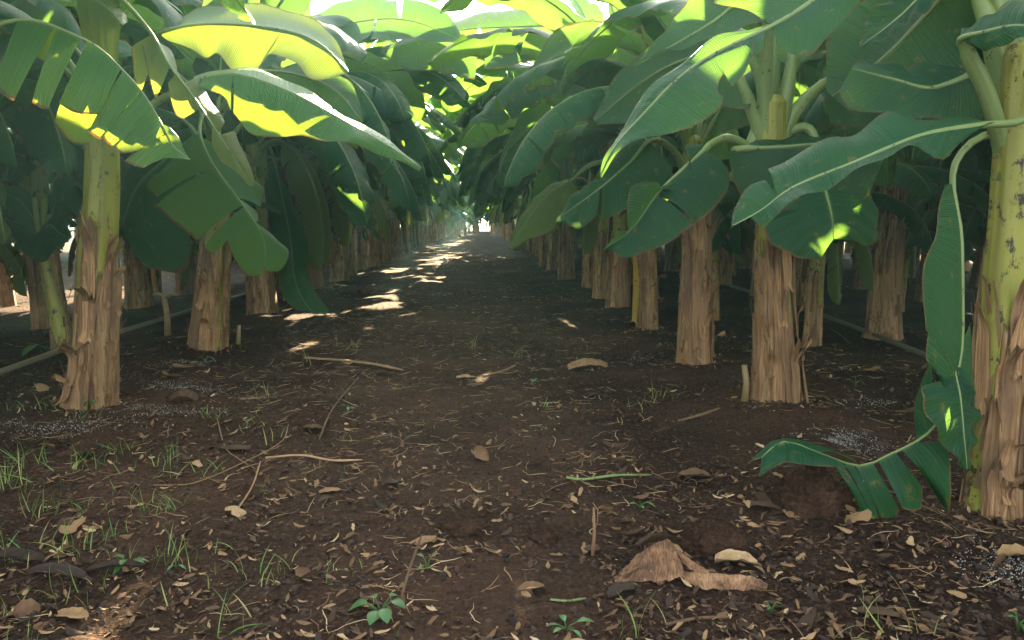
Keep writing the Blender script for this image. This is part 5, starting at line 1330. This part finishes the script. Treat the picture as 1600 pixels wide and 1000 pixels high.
def weed(px, py, n, ls, h, label, seed, upright=0.5, lw=0.55):
    g = G(px, py); rg = random.Random(seed); root = empty("weed_seedling", g)
    tag(root, label, 'weed', 'small green weeds')
    for i in range(n):
        a = rg.uniform(0, 6.28) if n < 3 else i * 6.28 / n + rg.uniform(-.5, .5)
        hh = h * rg.uniform(0.5, 1.0); out = ls * rg.uniform(0.3, 0.8)
        tip = Vector((math.cos(a) * out, math.sin(a) * out, hh))
        st = MB(); st.tube([(0, 0, -0.01), (tip.x * 0.3, tip.y * 0.3, hh * 0.6), tuple(tip)], [0.003, 0.0025, 0.002], 5)
        s_ = link("stem", st.mesh("stem", [M_GRASS]), root)
        L = ls * rg.uniform(0.7, 1.2); d = Vector((math.cos(a), math.sin(a), upright * rg.uniform(-0.6, 0.9))).normalized()
        sd = d.cross(Vector((0, 0, 1))).normalized(); up = sd.cross(d); rows = []
        for k in range(8):
            t = k / 7; w = lw * 0.5 * L * math.sin(math.pi * (0.04 + 0.94 * t)) ** 0.8
            c = tip + d * (L * t) - Vector((0, 0, 0.35 * L * t * t))
            rows.append([list(c + sd * (w * v) + up * (0.25 * w * v * v)) for v in (-1, -.5, 0, .5, 1)])
        lm = MB(); lm.grid(rows); link("weed_leaf", lm.mesh("weed_leaf", [M_WEED]), root)
weed(595, 965, 7, .060, .07, "broad leaved green weed in the bottom foreground beside a slanting twig", 1, .2, .8)
weed(668, 890, 3, .050, .05, "small pointed green weed at the top of the slanting twig", 2, .8, .35)
weed(202, 888, 6, .045, .05, "clump of round green weed leaves in the left foreground", 3)
weed(275, 888, 3, .035, .03, "tiny dark green weed right of the round leaved clump", 4)
weed(885, 985, 5, .05, .03, "small bright green weed at the bottom edge near the middle", 5, .5, .4)
weed(140, 640, 8, .05, .10, "pale green weed growing at the foot of the leftmost thick trunk", 6, .5, .4)
weed(1218, 775, 6, .025, .05, "tiny green weed left of the earth mound", 7)
weed(1355, 805, 6, .03, .03, "tiny green weed in front of the trailing leaf strips", 8)
weed(1337, 605, 4, .05, .08, "tiny bright green weed right of the second right trunk", 9)
weed(545, 640, 4, .04, .03, "tiny green weed on the left side of the path", 10)
weed(838, 598, 4, .05, .03, "tiny green weed in the middle of the path", 11)
weed(320, 565, 4, .07, .05, "small green weed in front of the second left trunk", 12)
weed(1000, 795, 4, .04, .04, "tiny green weed on the right side of the path", 13)
weed(1590, 985, 4, .03, .05, "tiny green weed in the lower right corner", 14)
weed(75, 550, 4, .16, .10, "green leafy weed at the foot of the thin banana sucker", 15)
weed(1205, 960, 3, .025, .06, "thin seedling near the bottom right of the curled leaf", 16)

# ------------------------------------------------------------------ the hazy air under and over the canopy
hm = bpy.data.materials.new("haze"); hm.use_nodes = True
for n_ in list(hm.node_tree.nodes): hm.node_tree.nodes.remove(n_)
ho = hm.node_tree.nodes.new('ShaderNodeOutputMaterial'); pv = hm.node_tree.nodes.new('ShaderNodeVolumePrincipled')
pv.inputs['Color'].default_value = (0.42, 0.90, 1.0, 1); pv.inputs['Density'].default_value = 0.0017; pv.inputs['Anisotropy'].default_value = 0.35
hm.node_tree.links.new(pv.outputs[0], ho.inputs['Volume'])
m = MB()
hx, y0, y1, z0, z1 = 132, -62, 212, -1.2, 8.0
m.add([(-hx, y0, z0), (hx, y0, z0), (hx, y1, z0), (-hx, y1, z0), (-hx, y0, z1), (hx, y0, z1), (hx, y1, z1), (-hx, y1, z1)],
      [(3, 2, 1, 0), (4, 5, 6, 7), (0, 1, 5, 4), (1, 2, 6, 5), (2, 3, 7, 6), (3, 0, 4, 7)])
tag(link("haze", m.mesh("haze", [hm], False)), kind='stuff')
